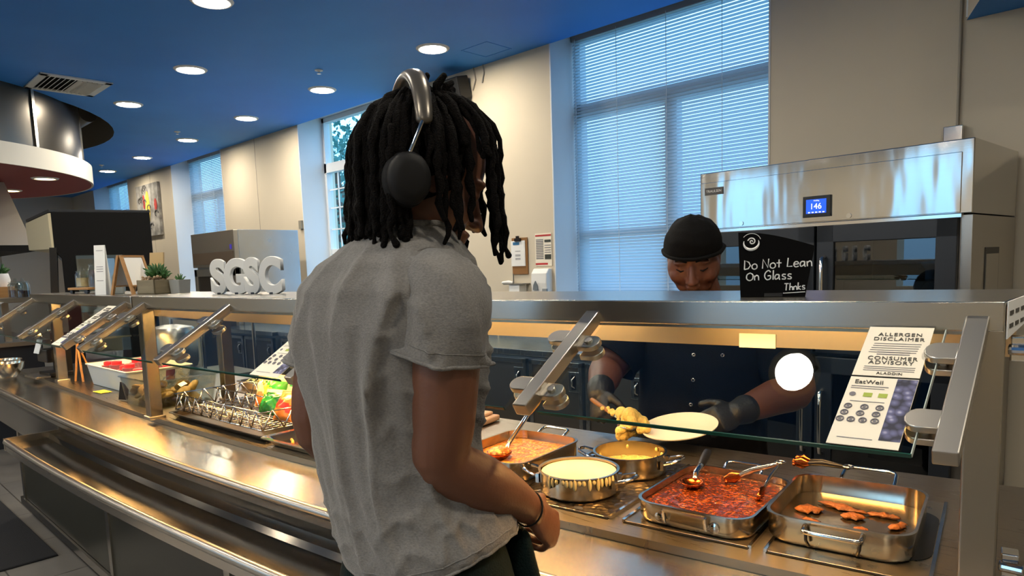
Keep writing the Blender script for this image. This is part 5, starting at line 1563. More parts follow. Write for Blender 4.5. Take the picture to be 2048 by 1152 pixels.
mb = MB(); mb.tube([(-4.56, WY - 0.01, 2.98), (-4.52, WY - 0.012, 3.06), (-4.54, WY - 0.01, 3.17)], 0.006, 6); mb.tube([(-4.44, WY - 0.01, 3.02), (-4.41, WY - 0.012, 3.1), (-4.42, WY - 0.01, 3.17)], 0.005, 6); mb.build('cable', M('cable_grey', '#9b948a', 0.6), t, world=True)
# painting
t = thing('wall_painting', 'grey abstract painting with yellow and red shapes on the far wall', 'painting', (-12.6, WY - 0.02, 2.1))
mb = MB(); mb.mm(-13.1, -12.1, WY - 0.04, WY - 0.002, 2.12, 2.98); mb.build('canvas', M('canvas_grey', '#b7b3ab', 0.8, var=(6, '#6f6d68', 0.6)), t, world=True)
mb = MB(); q = random.Random(31)
def blob(mb, x, z, sx, sz): mb.prism([(sx * math.cos(2 * PI * k / 18) * (1 + 0.15 * math.sin(3 * k)), sz * math.sin(2 * PI * k / 18)) for k in range(18)], 0.004, o=(x, WY - 0.042, z))
blob(mb, -12.58, 2.6, 0.09, 0.27); mb.build('yellow_shape', M('paint_yellow', '#e0c24a', 0.7), t, world=True)
mb = MB(); blob(mb, -12.22, 2.62, 0.06, 0.10); blob(mb, -12.75, 2.7, 0.04, 0.12); mb.build('red_shape', M('paint_red', '#b8392f', 0.7), t, world=True)
mb = MB()
for k in range(14):
    x, z = q.uniform(-13.05, -12.15), q.uniform(2.18, 2.92)
    mb.tube([(x + 0.07 * math.cos(a), WY - 0.045, z + 0.05 * math.sin(a)) for a in [0.5 * j for j in range(9)]], 0.010, 5)
mb.build('dark_strokes', M('paint_dark', '#5f5d5a', 0.7), t, world=True)
mb = MB(); mb.cyl((-9.3, WY - 0.02, 1.76), (-9.3, WY, 1.76), 0.05, n=14); tag(mb.build('wall_thermostat', M('thermo_grey', '#a7a297', 0.5), smooth=40), 'small round grey fitting on the wall below the painting', 'wall fitting')

# ================================================================== reach-in fridge between the far windows
t = thing('reach_in_fridge', 'tall steel reach-in fridge with glass doors behind the white letters', 'fridge', (-8.2, 3.24, 0))
mb = MB(); mb.mm(0, 1.10, 0.05, 0.74, 0.12, 1.9); mb.build('carcass', MATS['steel_cool'], t, bevel=0.004)
mb = MB(); mb.mm(0, 1.10, 0.0, 0.05, 1.52, 1.9); mb.build('hood', M('fridge_front', '#a59d90', 0.35, 0.9), t, bevel=0.004)
mb = MB(); mb.mm(1.0, 1.04, -0.004, 0.0, 1.70, 1.75); mb.build('control', M('control_purple', '#3a2f8a', 0.4, emit=('#4a3fc0', 0.4)), t)
mb = MB(); mb.mm(0.03, 1.07, -0.003, 0.0, 1.55, 1.68); mb.build('grille', M('grille_dark', '#6e5f50', 0.5, 0.5), t)
for k in range(2):
    xa, xb = 0.02 + 0.54 * k, 0.54 + 0.54 * k
    mb = MB(); mb.mm(xa, xa + 0.07, 0.0, 0.05, 0.2, 1.5); mb.mm(xb - 0.07, xb, 0, 0.05, 0.2, 1.5); mb.mm(xa, xb, 0, 0.05, 0.2, 0.28); mb.mm(xa, xb, 0, 0.05, 1.42, 1.5); dr = mb.build('door', S, t, bevel=0.003)
    mb = MB(); mb.mm(xa + 0.07, xb - 0.07, 0.012, 0.03, 0.28, 1.42); mb.build('door_glass', M('dark_door_glass', '#2c2622', 0.08), dr)
    mb = MB(); mb.chain([(xb - 0.035 if k == 0 else xa + 0.035, -0.04, 1.15), (xb - 0.035 if k == 0 else xa + 0.035, -0.04, 0.75)], 0.012, 8); mb.build('handle', CHROME, dr, smooth=True)
for x in (0.06, 1.04):
    mb = MB(); mb.cyl((x, 0.1, 0), (x, 0.1, 0.13), 0.03, n=12); mb.cyl((x, 0.66, 0), (x, 0.66, 0.13), 0.03, n=12); mb.build('foot', BLK, t)
mb = MB(); mb.mm(-7.68, -7.62, WY - 0.03, WY, 1.95, 2.05); tag(mb.build('wall_socket', M('socket_grey', '#8d8778', 0.5)), 'small socket on the wall above the reach-in fridge', 'socket')

# ================================================================== tall black display case
def display_case():
    u = Vector((-5.78 + 5.93, 1.992 - 1.361, 0)); L = u.length; a = math.atan2(u.y, u.x) - PI / 2
    # local +y along the side panel (away from the customers), local -x along the front
    t = thing('display_case', 'tall black grab-and-go display case with a cream header', 'display case', (-5.93, 1.361, 0), a)
    Wd = 1.15
    def side(x0):
        poly = [(0.015, 1.95), (L, 1.95), (L, 0.0), (0.44, 0.0), (0.44, 1.62), (0.13, 1.62), (0.13, 0.78), (0.04, 0.78), (0.04, 1.60), (0.0, 1.655), (0.0, 1.93)]
        mb = MB(); mb.prism(poly, -0.05, o=(x0, 0, 0), ax=(0, 1, 0), ay=(0, 0, 1)); return mb
    side(-0.05).build('side_panel', BLKM, t, bevel=0.006)
    side(-Wd).build('far_side_panel', M('case_far_side', '#b9c0c4', 0.5), t, bevel=0.006)  # far side coloured pale so the case interior looks lit
    mb = MB(); mb.mm(-0.03, -0.02, 0.125, 0.445, 0.78, 1.625); mb.build('side_glass', GLASS, t)
    mb = MB(); mb.hexa([(-Wd, -0.19, 1.70), (-0.055, -0.015, 1.67), (-0.055, 0.06, 1.66), (-Wd, 0.06, 1.66)], [(-Wd, -0.195, 1.93), (-0.055, -0.02, 1.93), (-0.055, 0.06, 1.94), (-Wd, 0.06, 1.94)])
    mb.build('header_panel', M('header_cream', '#d9cda9', 0.5), t, bevel=0.004)
    mb = MB(); mb.hexa([(-Wd, -0.19, 1.94), (-0.05, -0.01, 1.94), (-0.05, L, 1.94), (-Wd, L, 1.94)], [(-Wd, -0.19, 1.96), (-0.05, -0.01, 1.96), (-0.05, L, 1.96), (-Wd, L, 1.96)]); mb.build('top', CHAR, t)
    mb = MB(); mb.mm(-Wd + 0.01, -0.06, L - 0.06, L - 0.01, 0.0, 1.94); mb.build('back_panel', M('case_back_glow', '#c6cbd0', 0.4, emit=('#dfe9f2', 0.25)), t)  # panel given a faint glow in place of lighting inside the case
    mb = MB(); mb.mm(-Wd, -0.05, 0.02, L, 0.0, 0.78); mb.build('base', M('case_base', '#5a2a26', 0.4), t)
    for z in (1.15, 0.98):
        mb = MB(); mb.mm(-Wd + 0.05, -0.05, 0.18, L - 0.05, z, z + 0.015); mb.build('case_shelf', S, t)
    for x in (-0.09, -Wd - 0.02):
        mb = MB(); mb.hexa([(x, -0.13, 0.0), (x + 0.045, -0.13, 0.0), (x + 0.045, -0.085, 0.0), (x, -0.085, 0.0)], [(x, -0.03, 1.68), (x + 0.045, -0.03, 1.68), (x + 0.045, 0.015, 1.68), (x, 0.015, 1.68)]); mb.build('front_post', BLK, t)
    return t
display_case()

# ================================================================== far-left station
# exhaust hood
t = thing('exhaust_hood', 'large grey steel exhaust hood below the drum soffit', 'exhaust hood', (-9.3, 1.6, 1.78))
mb = MB(); mb.hexa([(-11.2, 0.3, 1.80), (-8.6, 0.3, 1.80), (-8.4, 1.75, 1.80), (-11.2, 1.75, 1.80)], [(-11.2, 0.5, 2.44), (-8.75, 0.5, 2.44), (-8.6, 1.6, 2.44), (-11.2, 1.6, 2.44)]); mb.build('canopy', M('hood_steel', '#c4bfb5', 0.32, 0.5), t, world=True)
mb = MB(); mb.mm(-11.2, -8.4, 0.3, 1.78, 1.74, 1.80); mb.build('black_lip', BLKM, t, world=True)
mb = MB(); mb.mm(-8.41, -8.385, 1.15, 1.3, 1.82, 1.85); mb.build('red_sticker', M('sticker_red', '#b8242c', 0.6), t, world=True)
mb = MB(); mb.mm(-11.2, -11.0, 0.3, 1.75, 0.0, 1.75); mb.build('hood_backsplash', M('backsplash', '#d2cfc8', 0.35, 0.2), t, world=True)
# station counter with its own guard
t = thing('far_station', 'far steel serving station at the left edge with white slanted guards', 'serving station', (-7.4, 1.2, 0))
mb = MB(); mb.mm(-9.0, -7.25, 0.75, 1.5, 0, 0.88); mb.build('station_body', CHAR, t, world=True)
mb = MB(); mb.mm(-9.05, -7.2, 0.70, 1.55, 0.88, 0.92); mb.build('station_top', S, t, bevel=0.004, world=True)
mb = MB(); mb.mm(-8.9, -7.12, 1.2, 1.5, 1.26, 1.30); mb.build('station_shelf', S, t, bevel=0.003, world=True)
for x in (-7.4, -8.6):
    mb = MB(); mb.mm(x, x + 0.05, 1.25, 1.3, 0.92, 1.26); mb.build('station_post', S, t, world=True)
for x in (-7.35, -8.0, -8.6):
    mb = MB(); mb.hexa([(x, 0.85, 1.10), (x + 0.3, 0.85, 1.10), (x + 0.3, 0.87, 1.10), (x, 0.87, 1.10)], [(x, 1.2, 1.27), (x + 0.3, 1.2, 1.27), (x + 0.3, 1.22, 1.27), (x, 1.22, 1.27)]); mb.build('slanted_guard', WHITE, t, world=True)
# riser with plant and jars on the station shelf
t = thing('wooden_crate', 'light wooden crate riser under the white potted succulent', 'riser', (-7.75, 1.34, 1.30))
mb = MB(); mb.mm(-0.14, 0.14, -0.09, 0.09, 0.075, 0.095); mb.mm(-0.14, -0.12, -0.09, 0.09, 0, 0.075); mb.mm(0.12, 0.14, -0.09, 0.09, 0, 0.075); mb.build('crate_body', WOOD, t)
t = thing('potted_succulent', 'small white pot with a spiky succulent at the left edge', 'potted plant', (-7.78, 1.34, 1.395))
mb = MB(); mb.lathe((0, 0, 0), [(0, 0), (0.06, 0), (0.075, 0.06), (0.062, 0.12), (0.05, 0.12), (0.05, 0.1), (0, 0.1)], n=20); mb.build('pot_body', WHITE, t, smooth=40)
succulent((0, 0, 0.11), 0.10, 0.11, 20, t, 9)
jar('clear jar of dark nuts left of the black front post', -7.42, 1.38, 1.30, 0.06, 0.13, NUTS, level=0.5, grp='jars on the far station')
jar('clear jar of brown nuts beside the black front post', -7.26, 1.40, 1.30, 0.055, 0.13, COFFEE, level=0.45, grp='jars on the far station')
jar('large clear water jar seen through the display case', -6.55, 1.72, 1.165, 0.085, 0.24, M('water', '#a9c4c6', 0.05, spec=0.8), level=0.6)
# syrup dispenser on the end of the serving line
t = thing('beverage_dispenser', 'black countertop dispenser with a clear hopper at the far counter end', 'dispenser', (-4.54, 0.955, 0.91), 0.1)
t.scale = (0.8, 0.8, 0.8)
mb = MB(); mb.mm(-0.10, 0.10, -0.03, 0.12, 0, 0.03); mb.mm(-0.10, 0.10, 0.06, 0.12, 0.03, 0.30); mb.mm(-0.10, 0.08, -0.03, 0.10, 0.10, 0.19); mb.build('dispenser_body', BLK, t, bevel=0.006)
mb = MB(); mb.lathe((0.02, 0.02, 0.19), [(0, 0), (0.05, 0), (0.062, 0.04), (0.055, 0.10), (0.02, 0.12), (0, 0.12)], n=20); mb.build('clear_hopper', GCLEAR, t, smooth=True)
mb = MB(); mb.ball((0.02, 0.02, 0.318), 0.012, 12, 8); mb.build('hopper_knob', CHROME, t, smooth=True)
mb = MB(); mb.prism([(-0.11, 0), (-0.01, 0), (-0.01, 0.10), (-0.11, 0.10)], 0.003, o=(0, -0.045, 0.16), ax=(1, 0, 0), ay=(0, 0.3, 0.95)); mb.build('menu_holder', PAPERW, t)
mb = MB(); mb.mm(-0.12, 0.12, -0.12, -0.03, 0.0, 0.016); mb.build('drip_tray', SX, t, bevel=0.003)
t = thing('wood_easel', 'thin wooden easel leg leaning beside the far guard post', 'easel', (-4.14, 1.0, 0.91), 0.3)
mb = MB(); mb.tube([(-0.03, 0, 0), (0.0, 0.01, 0.20)], 0.006, 6); mb.tube([(0.035, 0, 0), (0.0, 0.01, 0.20)], 0.006, 6); mb.tube([(0.0, 0.08, 0), (0.0, 0.01, 0.20)], 0.005, 6); mb.build('legs', WOOD, t)
t = thing('coffee_urn', 'grey steel round urn behind the left sneeze guard', 'urn', (-4.25, 1.52, 0.91))
mb = MB(); mb.lathe((0, 0, 0), [(0, 0), (0.13, 0), (0.14, 0.03), (0.14, 0.20), (0.12, 0.235), (0.04, 0.25), (0, 0.25)], n=28); mb.build('urn_body', S, t, smooth=40)
mb = MB(); mb.cyl((0.0, -0.14, 0.05), (0.0, -0.19, 0.05), 0.012, n=10); mb.build('tap', BLK, t)
def chafing(x, y, label):
    t = thing('steel_bowl', label, 'bowl', (x, y, 0.91), 0, 'steel bowls at the far counter end')
    mb = MB(); mb.lathe((0, 0, 0), [(0, 0), (0.05, 0), (0.085, 0.05), (0.09, 0.08), (0.086, 0.08), (0.08, 0.05), (0.045, 0.006), (0, 0.006)], n=24); mb.build('bowl_body', SPN, t, smooth=40)
chafing(-4.72, 0.79, 'steel bowl at the front of the far counter end'); chafing(-4.94, 0.82, 'steel bowl farthest along the counter, at the left edge')

# dark floor mat beside the counter, kitchen aisle cart
mb = MB(); pts = [(-6.8, -1.0), (-4.17, -1.0), (-4.17, 0.83), (-6.8, 0.80)]
mb.prism(pts, 0.012, o=(0, 0, 0.0), ax=(1, 0, 0), ay=(0, 1, 0)); tag(mb.build('floor_mat', M('mat_black', '#17171a', 0.9, bump=(300, 0.4)), bevel=0.006), 'black rubber floor mat along the counter at lower left', 'floor mat')
t = thing('kitchen_shelf', 'dark steel shelving unit seen through the left glass', 'shelving', (-5.55, 2.3, 0))
for x in (-0.3, 0.3):
    for y in (-0.2, 0.2):
        mb = MB(); mb.cyl((x, y, 0), (x, y, 1.28), 0.014, n=10); mb.build('upright', CHROME, t)
for z in (0.2, 0.65, 1.1):
    mb = MB(); mb.mm(-0.32, 0.32, -0.22, 0.22, z, z + 0.02); mb.build('shelf_board', S, t)
t = thing('wall_paper_towel', 'beige towel dispenser right of the heated cabinet', 'towel dispenser', (-0.15, WY - 0.1, 1.0))
mb = MB(); mb.mm(-0.34, -0.02, WY - 0.22, WY, 0.62, 1.02); mb.build('dispenser_body', M('dispenser_tan', '#8d8474', 0.4), t, world=True, bevel=0.02)
mb = MB(); mb.mm(-0.36, 0.0, WY - 0.23, WY, 1.02, 1.07); mb.build('dispenser_lid', M('lid_steel', '#b0a796', 0.35, 0.6), t, world=True, bevel=0.01)
# ================================================================== people
SKIN1 = M('skin_customer', '#67402c', 0.48, var=(7, '#5b3725', 1), bump=(220, 0.06), sss=0.08)
SKIN2 = M('skin_server', '#784732', 0.45, var=(8, '#6c3f2c', 1), bump=(220, 0.05), sss=0.08)
def cloth(name, c1, c2, sc_, rough=0.9, st=(1, 1, 1), bump=(300, 0.25), sheen=0.2):
    return M(name, c1, rough, var=(sc_, c2, 0.8), bump=bump, stretch=st, sheen=sheen, spec=0.2)
HEATHER = cloth('heather_grey_cotton', '#7c7a76', '#686664', 260, st=(1, 1, 1.6))
GREENP2 = cloth('dark_green_twill', '#061a1a', '#041213', 200, sheen=0.0)
NAVY = cloth('navy_chef_cloth', '#090b11', '#06070b', 120, sheen=0.0)
BLKC = cloth('black_headwrap', '#050505', '#080707', 60, sheen=0.0)
GLOVE = M('black_nitrile', '#1c1a19', 0.45, bump=(120, 0.15))
HAIRM = M('black_locs', '#060504', 0.85, spec=0.12, var=(160, '#0e0a08', 1), bump=(420, 0.9))

def catmull(pts, k=4):
    o = []
    for i in range(len(pts) - 1):
        a = pts[max(0, i - 1)]; b = pts[i]; c = pts[i + 1]; d = pts[min(len(pts) - 1, i + 2)]
        for j in range(k):
            u = j / k
            o.append(0.5 * ((2 * b) + (c - a) * u + (2 * a - 5 * b + 4 * c - d) * u * u + (3 * b - a - 3 * c + d) * u ** 3))
    return o + [pts[-1]]
def limb(mb, pts, rad, k=4, n=16, aspect=1.0, up=None):
    v = catmull([Vector((*p, r)).to_4d() if False else Vector((p[0], p[1], p[2], r)) for p, r in zip([Vector(q) for q in pts], rad)], k)
    mb.chain([Vector(q[:3]) for q in v], [q[3] for q in v], n, aspect=aspect, up=up)
def hand(mb, w0, fwd, back, side, s=1.0, curl=0.5, grow=0.0, thumb_curl=0.4, spread=0.08, wrist=True):
    """five unequal fingers and a thumb from the side of the palm. side=+1 right hand"""
    f = Vector(fwd).normalized(); b = Vector(back); b = (b - f * b.dot(f)).normalized(); th = b.cross(f) * side
    w0 = Vector(w0)
    g = grow
    mb.chain([w0 - f * 0.02 * s, w0 + f * 0.012 * s, w0 + f * 0.045 * s, w0 + f * 0.078 * s, w0 + f * 0.088 * s], [0.0165 * s + g, 0.0165 * s + g, 0.0165 * s + g, 0.0125 * s + g, 0.010 * s + g], 16, aspect=[1.55, 1.7, 2.25, 2.9, 3.3], up=b)
    for i, (off, L, r, dx) in enumerate(((0.032, 0.070, 0.0084, 0.080), (0.0108, 0.078, 0.0088, 0.085), (-0.0108, 0.072, 0.0084, 0.082), (-0.031, 0.057, 0.0074, 0.074))):
        c = curl[i] if isinstance(curl, (list, tuple)) else curl
        p = w0 + (f * dx + th * off) * s
        d = (f + th * spread * (1.5 - i) * 0.5).normalized()
        pts = [p - d * 0.014 * s, p]; ang = 0
        for seg_, bend in ((0.44, 1.0), (0.31, 1.15), (0.25, 0.7)):
            ang += c * bend
            dd = d * math.cos(ang) - b * math.sin(ang)
            pts.append(pts[-1] + dd * L * s * seg_)
        rr = [r * s + g, r * s * 1.08 + g, r * s * 0.98 + g, r * s * 0.9 + g, r * s * 0.78 + g]
        mb.chain(pts, rr, 12, up=th)
    t0 = w0 + (f * 0.022 + th * 0.022 - b * 0.004) * s
    d1 = (f * 0.62 + th * 0.75 - b * 0.25).normalized()
    d2 = (d1 * math.cos(thumb_curl) - (b * 0.6 + th * 0.8).normalized() * math.sin(thumb_curl)).normalized()
    d3 = (d2 * math.cos(thumb_curl) - (b * 0.6 + th * 0.8).normalized() * math.sin(thumb_curl)).normalized()
    p1 = t0 + d1 * 0.034 * s; p2 = p1 + d2 * 0.030 * s; p3 = p2 + d3 * 0.024 * s
    mb.chain([t0, p1, p2, p3], [0.0135 * s + g, 0.0115 * s + g, 0.0102 * s + g, 0.0082 * s + g], 12)
    return f, b, th

def head(mb, c, f, up, s=1.0, eyes=True, jaw=1.0):
    """skull, jaw, brow, nose, lips, ears; c = centre of the skull"""
    f = Vector(f).normalized(); u = Vector(up); u = (u - f * u.dot(f)).normalized(); r = f.cross(u)
    rot = Matrix((r, f, u)).transposed()
    c = Vector(c); T = lambda x, y, z: c + (r * x + f * y + u * z) * s
    mb.ball(T(0, -0.008, 0.025), (0.076 * s, 0.096 * s, 0.090 * s), 28, 18, rot)          # cranium
    mb.ball(T(0, 0.020, -0.030), (0.067 * s * jaw, 0.070 * s, 0.078 * s), 24, 16, rot)     # face mass
    mb.ball(T(0, 0.036, -0.080), (0.048 * s * jaw, 0.046 * s, 0.036 * s), 20, 12, rot)     # jaw and chin
    for sx in (-1, 1):
        mb.ball(T(sx * 0.036 * jaw, 0.060, -0.040), (0.028 * s, 0.022 * s, 0.027 * s), 14, 10, rot)   # cheek
        mb.ball(T(sx * 0.033, 0.074, 0.012), (0.026 * s, 0.014 * s, 0.008 * s), 14, 8, rot)    # brow ridge
        mb.ball(T(sx * 0.076, -0.004, -0.012), (0.009 * s, 0.019 * s, 0.030 * s), 14, 10, rot)  # ear
        mb.ball(T(sx * 0.033, 0.0725, -0.006), (0.0155 * s, 0.0125 * s, 0.0115 * s), 14, 10, rot)   # lid
        mb.ball(T(sx * 0.0125, 0.098, -0.047), (0.0105 * s, 0.012 * s, 0.0085 * s), 12, 8, rot)   # nostril wing
    mb.chain([T(0, 0.078, 0.008), T(0, 0.092, -0.018), T(0, 0.105, -0.042)], [0.0085 * s, 0.0095 * s, 0.0125 * s], 12)
    mb.ball(T(0, 0.108, -0.046), (0.0145 * s, 0.012 * s, 0.011 * s), 14, 10, rot)
    mb.ball(T(0, 0.088, -0.068), (0.024 * s, 0.013 * s, 0.0070 * s), 16, 8, rot)       # upper lip
    mb.ball(T(0, 0.085, -0.079), (0.021 * s, 0.013 * s, 0.0075 * s), 16, 8, rot)
    return T, rot

# ------------------------------------------------------------------ the customer
def customer():
    C = Vector((-0.90, 0.665, 0))
    W = lambda x, y, z: C + Vector((x, y, z))
    t = thing('person', 'customer with black locs, headphones and a grey T-shirt, seen from behind at the counter', 'person', tuple(C))
    hf = Vector((math.cos(math.radians(66)) * 0.92, math.sin(math.radians(66)) * 0.92, -0.40)).normalized()
    hu = Vector((0, 0, 1))
    hc = Vector((-0.880, 0.732, 1.596))
    mb = MB()
    head(mb, hc, hf, hu, 0.98)
    limb(mb, [W(0, 0.0, 1.42), W(0.0, 0.030, 1.49), W(0.010, 0.050, 1.53), hc - Vector((0, 0, 0.03)) - hf * 0.02], [0.075, 0.060, 0.056, 0.055])
    # trunk under the shirt
    limb(mb, [W(0.032, 0.014, 0.90), W(0.026, 0.010, 1.05), W(0.0, 0.0, 1.20), W(-0.006, -0.005, 1.34), W(0, 0.0, 1.42)], [0.088, 0.084, 0.086, 0.090, 0.06], aspect=[1.4] * 17, n=24, up=(0, 1, 0))
    # arms
    limb(mb, [W(0.09, -0.005, 1.415), W(0.142, -0.012, 1.405), W(0.145, -0.022, 1.31), W(0.140, -0.027, 1.22), W(0.132, -0.024, 1.163), W(0.143, 0.040, 1.115), W(0.151, 0.098, 1.078), W(0.154, 0.138, 1.047)],
         [0.045, 0.054, 0.051, 0.0465, 0.0425, 0.0445, 0.034, 0.0255], n=20)
    kn = Vector((-0.752, 0.856, 1.006)); wr = W(0.154, 0.138, 1.047)
    hand(mb, wr, Vector((0.02, 0.62, -0.60)), Vector((0.80, -0.10, 0.50)), 1, 0.92, curl=[0.80, 0.88, 0.95, 1.0], thumb_curl=0.5, spread=0.14)
    limb(mb, [W(-0.09, -0.005, 1.415), W(-0.148, -0.012, 1.40), W(-0.166, -0.03, 1.30), W(-0.178, -0.045, 1.165), W(-0.135, 0.05, 1.11), W(-0.07, 0.135, 1.07)],
         [0.045, 0.054, 0.050, 0.041, 0.042, 0.026], n=18)
    hand(mb, W(-0.07, 0.135, 1.07), Vector((0.9, 0.35, -0.1)), Vector((-0.3, 0.6, 0.6)), -1, 0.86, curl=[0.6, 0.65, 0.7, 0.7])
    # legs
    for sx in (-1, 1):
        limb(mb, [W(0.032 + sx * 0.065, 0.008, 0.93), W(0.018 + sx * 0.08, 0.005, 0.75), W(sx * 0.085, 0.01, 0.50), W(sx * 0.085, -0.012, 0.34), W(sx * 0.085, -0.01, 0.09)], [0.085, 0.078, 0.055, 0.053, 0.036], n=18)
        limb(mb, [W(sx * 0.085, -0.035, 0.05), W(sx * 0.09, 0.06, 0.045), W(sx * 0.095, 0.16, 0.03)], [0.036, 0.036, 0.024], n=14)
    mb.build('body', SKIN1, t, world=True, remesh=0.0038, sm=3)

    # T-shirt trunk
    prof = [  # z, half width, half depth, centre x, centre y
        (0.985, 0.154, 0.120, 0.034, 0.020), (1.00, 0.156, 0.121, 0.032, 0.018), (1.06, 0.144, 0.113, 0.014, 0.008), (1.12, 0.140, 0.108, 0.002, 0.002), (1.20, 0.147, 0.111, -0.004, -0.001),
        (1.28, 0.155, 0.117, -0.009, -0.006), (1.36, 0.162, 0.120, -0.010, -0.006), (1.415, 0.162, 0.112, -0.008, -0.002), (1.453, 0.140, 0.098, -0.003, 0.006), (1.480, 0.108, 0.086, 0.0, 0.018), (1.500, 0.080, 0.074, 0.002, 0.028), (1.514, 0.064, 0.063, 0.003, 0.034)]
    def at(z):
        for a, b in zip(prof, prof[1:]):
            if a[0] <= z <= b[0]:
                u = (z - a[0]) / (b[0] - a[0]); u = u * u * (3 - 2 * u) * 0.5 + u * 0.5
                return [a[i] + (b[i] - a[i]) * u for i in range(1, 5)]
        return list(prof[-1][1:]) if z > prof[-1][0] else list(prof[0][1:])
    def shirt(u, v):
        a = 2 * PI * u
        z = 0.985 + v * (1.514 - 0.985)
        hw, hd, cx, cy = at(z)
        ca, sa = math.cos(a), math.sin(a)
        n_ = 2.35
        k = (abs(ca) ** n_ + abs(sa) ** n_) ** (-1 / n_)
        x, y = ca * hw * k, sa * hd * k
        # the hem rises at the sides and dips at the back
        hem = (1 - v) ** 3
        zz = z + hem * (-0.012 * max(0, -sa) + 0.040 * max(0, ca) ** 2 + 0.034 * max(0, sa) - 0.004 * max(0, -ca))
        # creases: long folds fanning down the back, short drag folds at the armholes
        fan = a * 5.2 + 1.1 * math.sin(z * 7.0) + 0.9 * noise.noise(Vector((ca * 2, sa * 2, z * 3)))
        fold = (1 - abs(math.sin(fan * 1.0))) ** 2.2
        n1 = noise.noise(Vector((ca * 5.0 + 3, sa * 5.0, z * 5.5)))
        n2 = noise.noise(Vector((ca * 11, sa * 11, z * 13 + 5)))
        side_ = max(0, ca) ** 2
        diag = (1 - abs(math.sin(z * 46 + y * 28 + 1.5 * n1))) ** 2 * side_ * (1 if z > 1.12 else max(0, (z - 1.0) / 0.12))
        low = max(0, 1 - (z - 0.985) / 0.17)
        swag = (1 - abs(math.sin((z - 0.02 * math.cos(2 * a)) * 58 + 2.4 * n1))) ** 2 * low
        amp = (0.019 * fold * (0.35 + 0.65 * (0.5 + n1)) * (1 - 0.6 * low) + 0.008 * n1 + 0.002 * n2 + 0.010 * diag + 0.009 * swag) * max(0, min(1, (1.495 - z) / 0.06)) * min(1, 0.25 + v * 9)
        r = Vector((x, y, 0)); d = r.normalized()
        return W(cx + x, cy + y, zz) + d * amp
    mb = MB()
    vs = mb.grid(shirt, 168, 120, closeu=True)
    ts = mb.build('t_shirt', HEATHER, t, world=True, smooth=True, solid=0.003)
    # ribbed collar and hem stitching
    mb = MB(); mb.tube([shirt(k / 48, 1.0) + Vector((0, 0, 0.002)) for k in range(48)], 0.0052, 8, True); mb.build('collar', HEATHER, ts, world=True, smooth=True)
    mb = MB(); mb.tube([shirt(k / 96, 0.002) for k in range(96)], 0.0028, 6, True); mb.tube([shirt(k / 96, 0.035) for k in range(96)], 0.0012, 5, True); mb.build('hem', HEATHER, ts, world=True, smooth=True)
    def sleeve(pts, rad, sx, sd):
        pts = [Vector(p) for p in pts]
        cs = catmull([Vector((p.x, p.y, p.z, r)) for p, r in zip(pts, rad)], 7)
        m_ = len(cs)
        ax = Vector((0, -1, 0)); mb = MB(); rings = []
        for i, q4 in enumerate(cs):
            c = Vector(q4[:3]); a = Vector(cs[max(0, i - 1)][:3]); b = Vector(cs[min(m_ - 1, i + 1)][:3]); tg = (b - a).normalized()
            uu = (ax - tg * ax.dot(tg)).normalized(); vv = tg.cross(uu)
            row = []
            for j in range(44):
                an = 2 * PI * j / 44
                f = i / (m_ - 1)
                n1 = noise.noise(Vector((math.cos(an) * 2.5, math.sin(an) * 2.5, f * 3 + sd)))
                fold = (1 - abs(math.sin(an * 2.5 + f * 4.2 + sd + n1))) ** 2.4
                r = q4[3] + (0.014 * fold * (0.3 + f * 0.7) + 0.004 * n1) * min(1, f * 4)
                row.append(c + uu * (math.cos(an) * r) + vv * (math.sin(an) * r * 0.96))
            rings.append(row)
        mb.rings(rings, cap=False)
        o = mb.build('sleeve', HEATHER, ts, world=True, smooth=True, solid=0.003)
        mb = MB(); mb.tube(rings[-1], 0.0030, 6, True); mb.tube(rings[-5], 0.0010, 5, True); mb.build('sleeve_hem', HEATHER, t, world=True, smooth=True)
    sleeve([W(0.080, -0.003, 1.420), W(0.124, -0.010, 1.415), W(0.148, -0.016, 1.388), W(0.149, -0.022, 1.355), W(0.142, -0.024, 1.322)], [0.058, 0.061, 0.061, 0.060, 0.063], 1, 1.0)
    sleeve([W(-0.080, -0.003, 1.420), W(-0.128, -0.010, 1.412), W(-0.152, -0.020, 1.385), W(-0.164, -0.028, 1.33), W(-0.170, -0.034, 1.285)], [0.058, 0.060, 0.060, 0.058, 0.060], -1, 4.0)
    # shoulder seam
    mb = MB(); mb.tube([W(0.108 + 0.006 * math.cos(a), -0.006 + 0.062 * math.cos(a), 1.416 + 0.061 * math.sin(a)) for a in [math.radians(20 + 160 * k / 20) for k in range(21)]], 0.0014, 5); mb.build('armhole_seam', M('seam_grey', '#5d5b58', 0.9), ts, world=True, smooth=True)
    # trousers
    def leg(sx):
        pts = [W(0.034 + sx * 0.040, 0.012, 1.00), W(0.032 + sx * 0.066, 0.010, 0.90), W(0.018 + sx * 0.080, 0.006, 0.74), W(sx * 0.086, 0.010, 0.50), W(sx * 0.086, 0.0, 0.30), W(sx * 0.086, -0.002, 0.07)]
        return pts, [0.100, 0.108, 0.098, 0.078, 0.07, 0.066]
    mb = MB()
    for sx in (-1, 1):
        p, r = leg(sx); limb(mb, p, r, n=26)
    limb(mb, [W(0.032, 0.014, 0.90), W(0.034, 0.014, 0.97), W(0.028, 0.010, 1.03)], [0.112, 0.106, 0.098], n=26, aspect=[1.38] * 9, up=(0, 1, 0))
    tr = mb.build('trousers', GREENP2, t, world=True, remesh=0.0055, sm=4)
    mb = MB(); mb.chain([W(0.135, 0.125, 0.99), W(0.145, 0.12, 0.94), W(0.15, 0.115, 0.86)], [0.03, 0.04, 0.035], 12, aspect=0.5); mb.build('pocket_flap', GREENP2, tr, world=True, smooth=True)
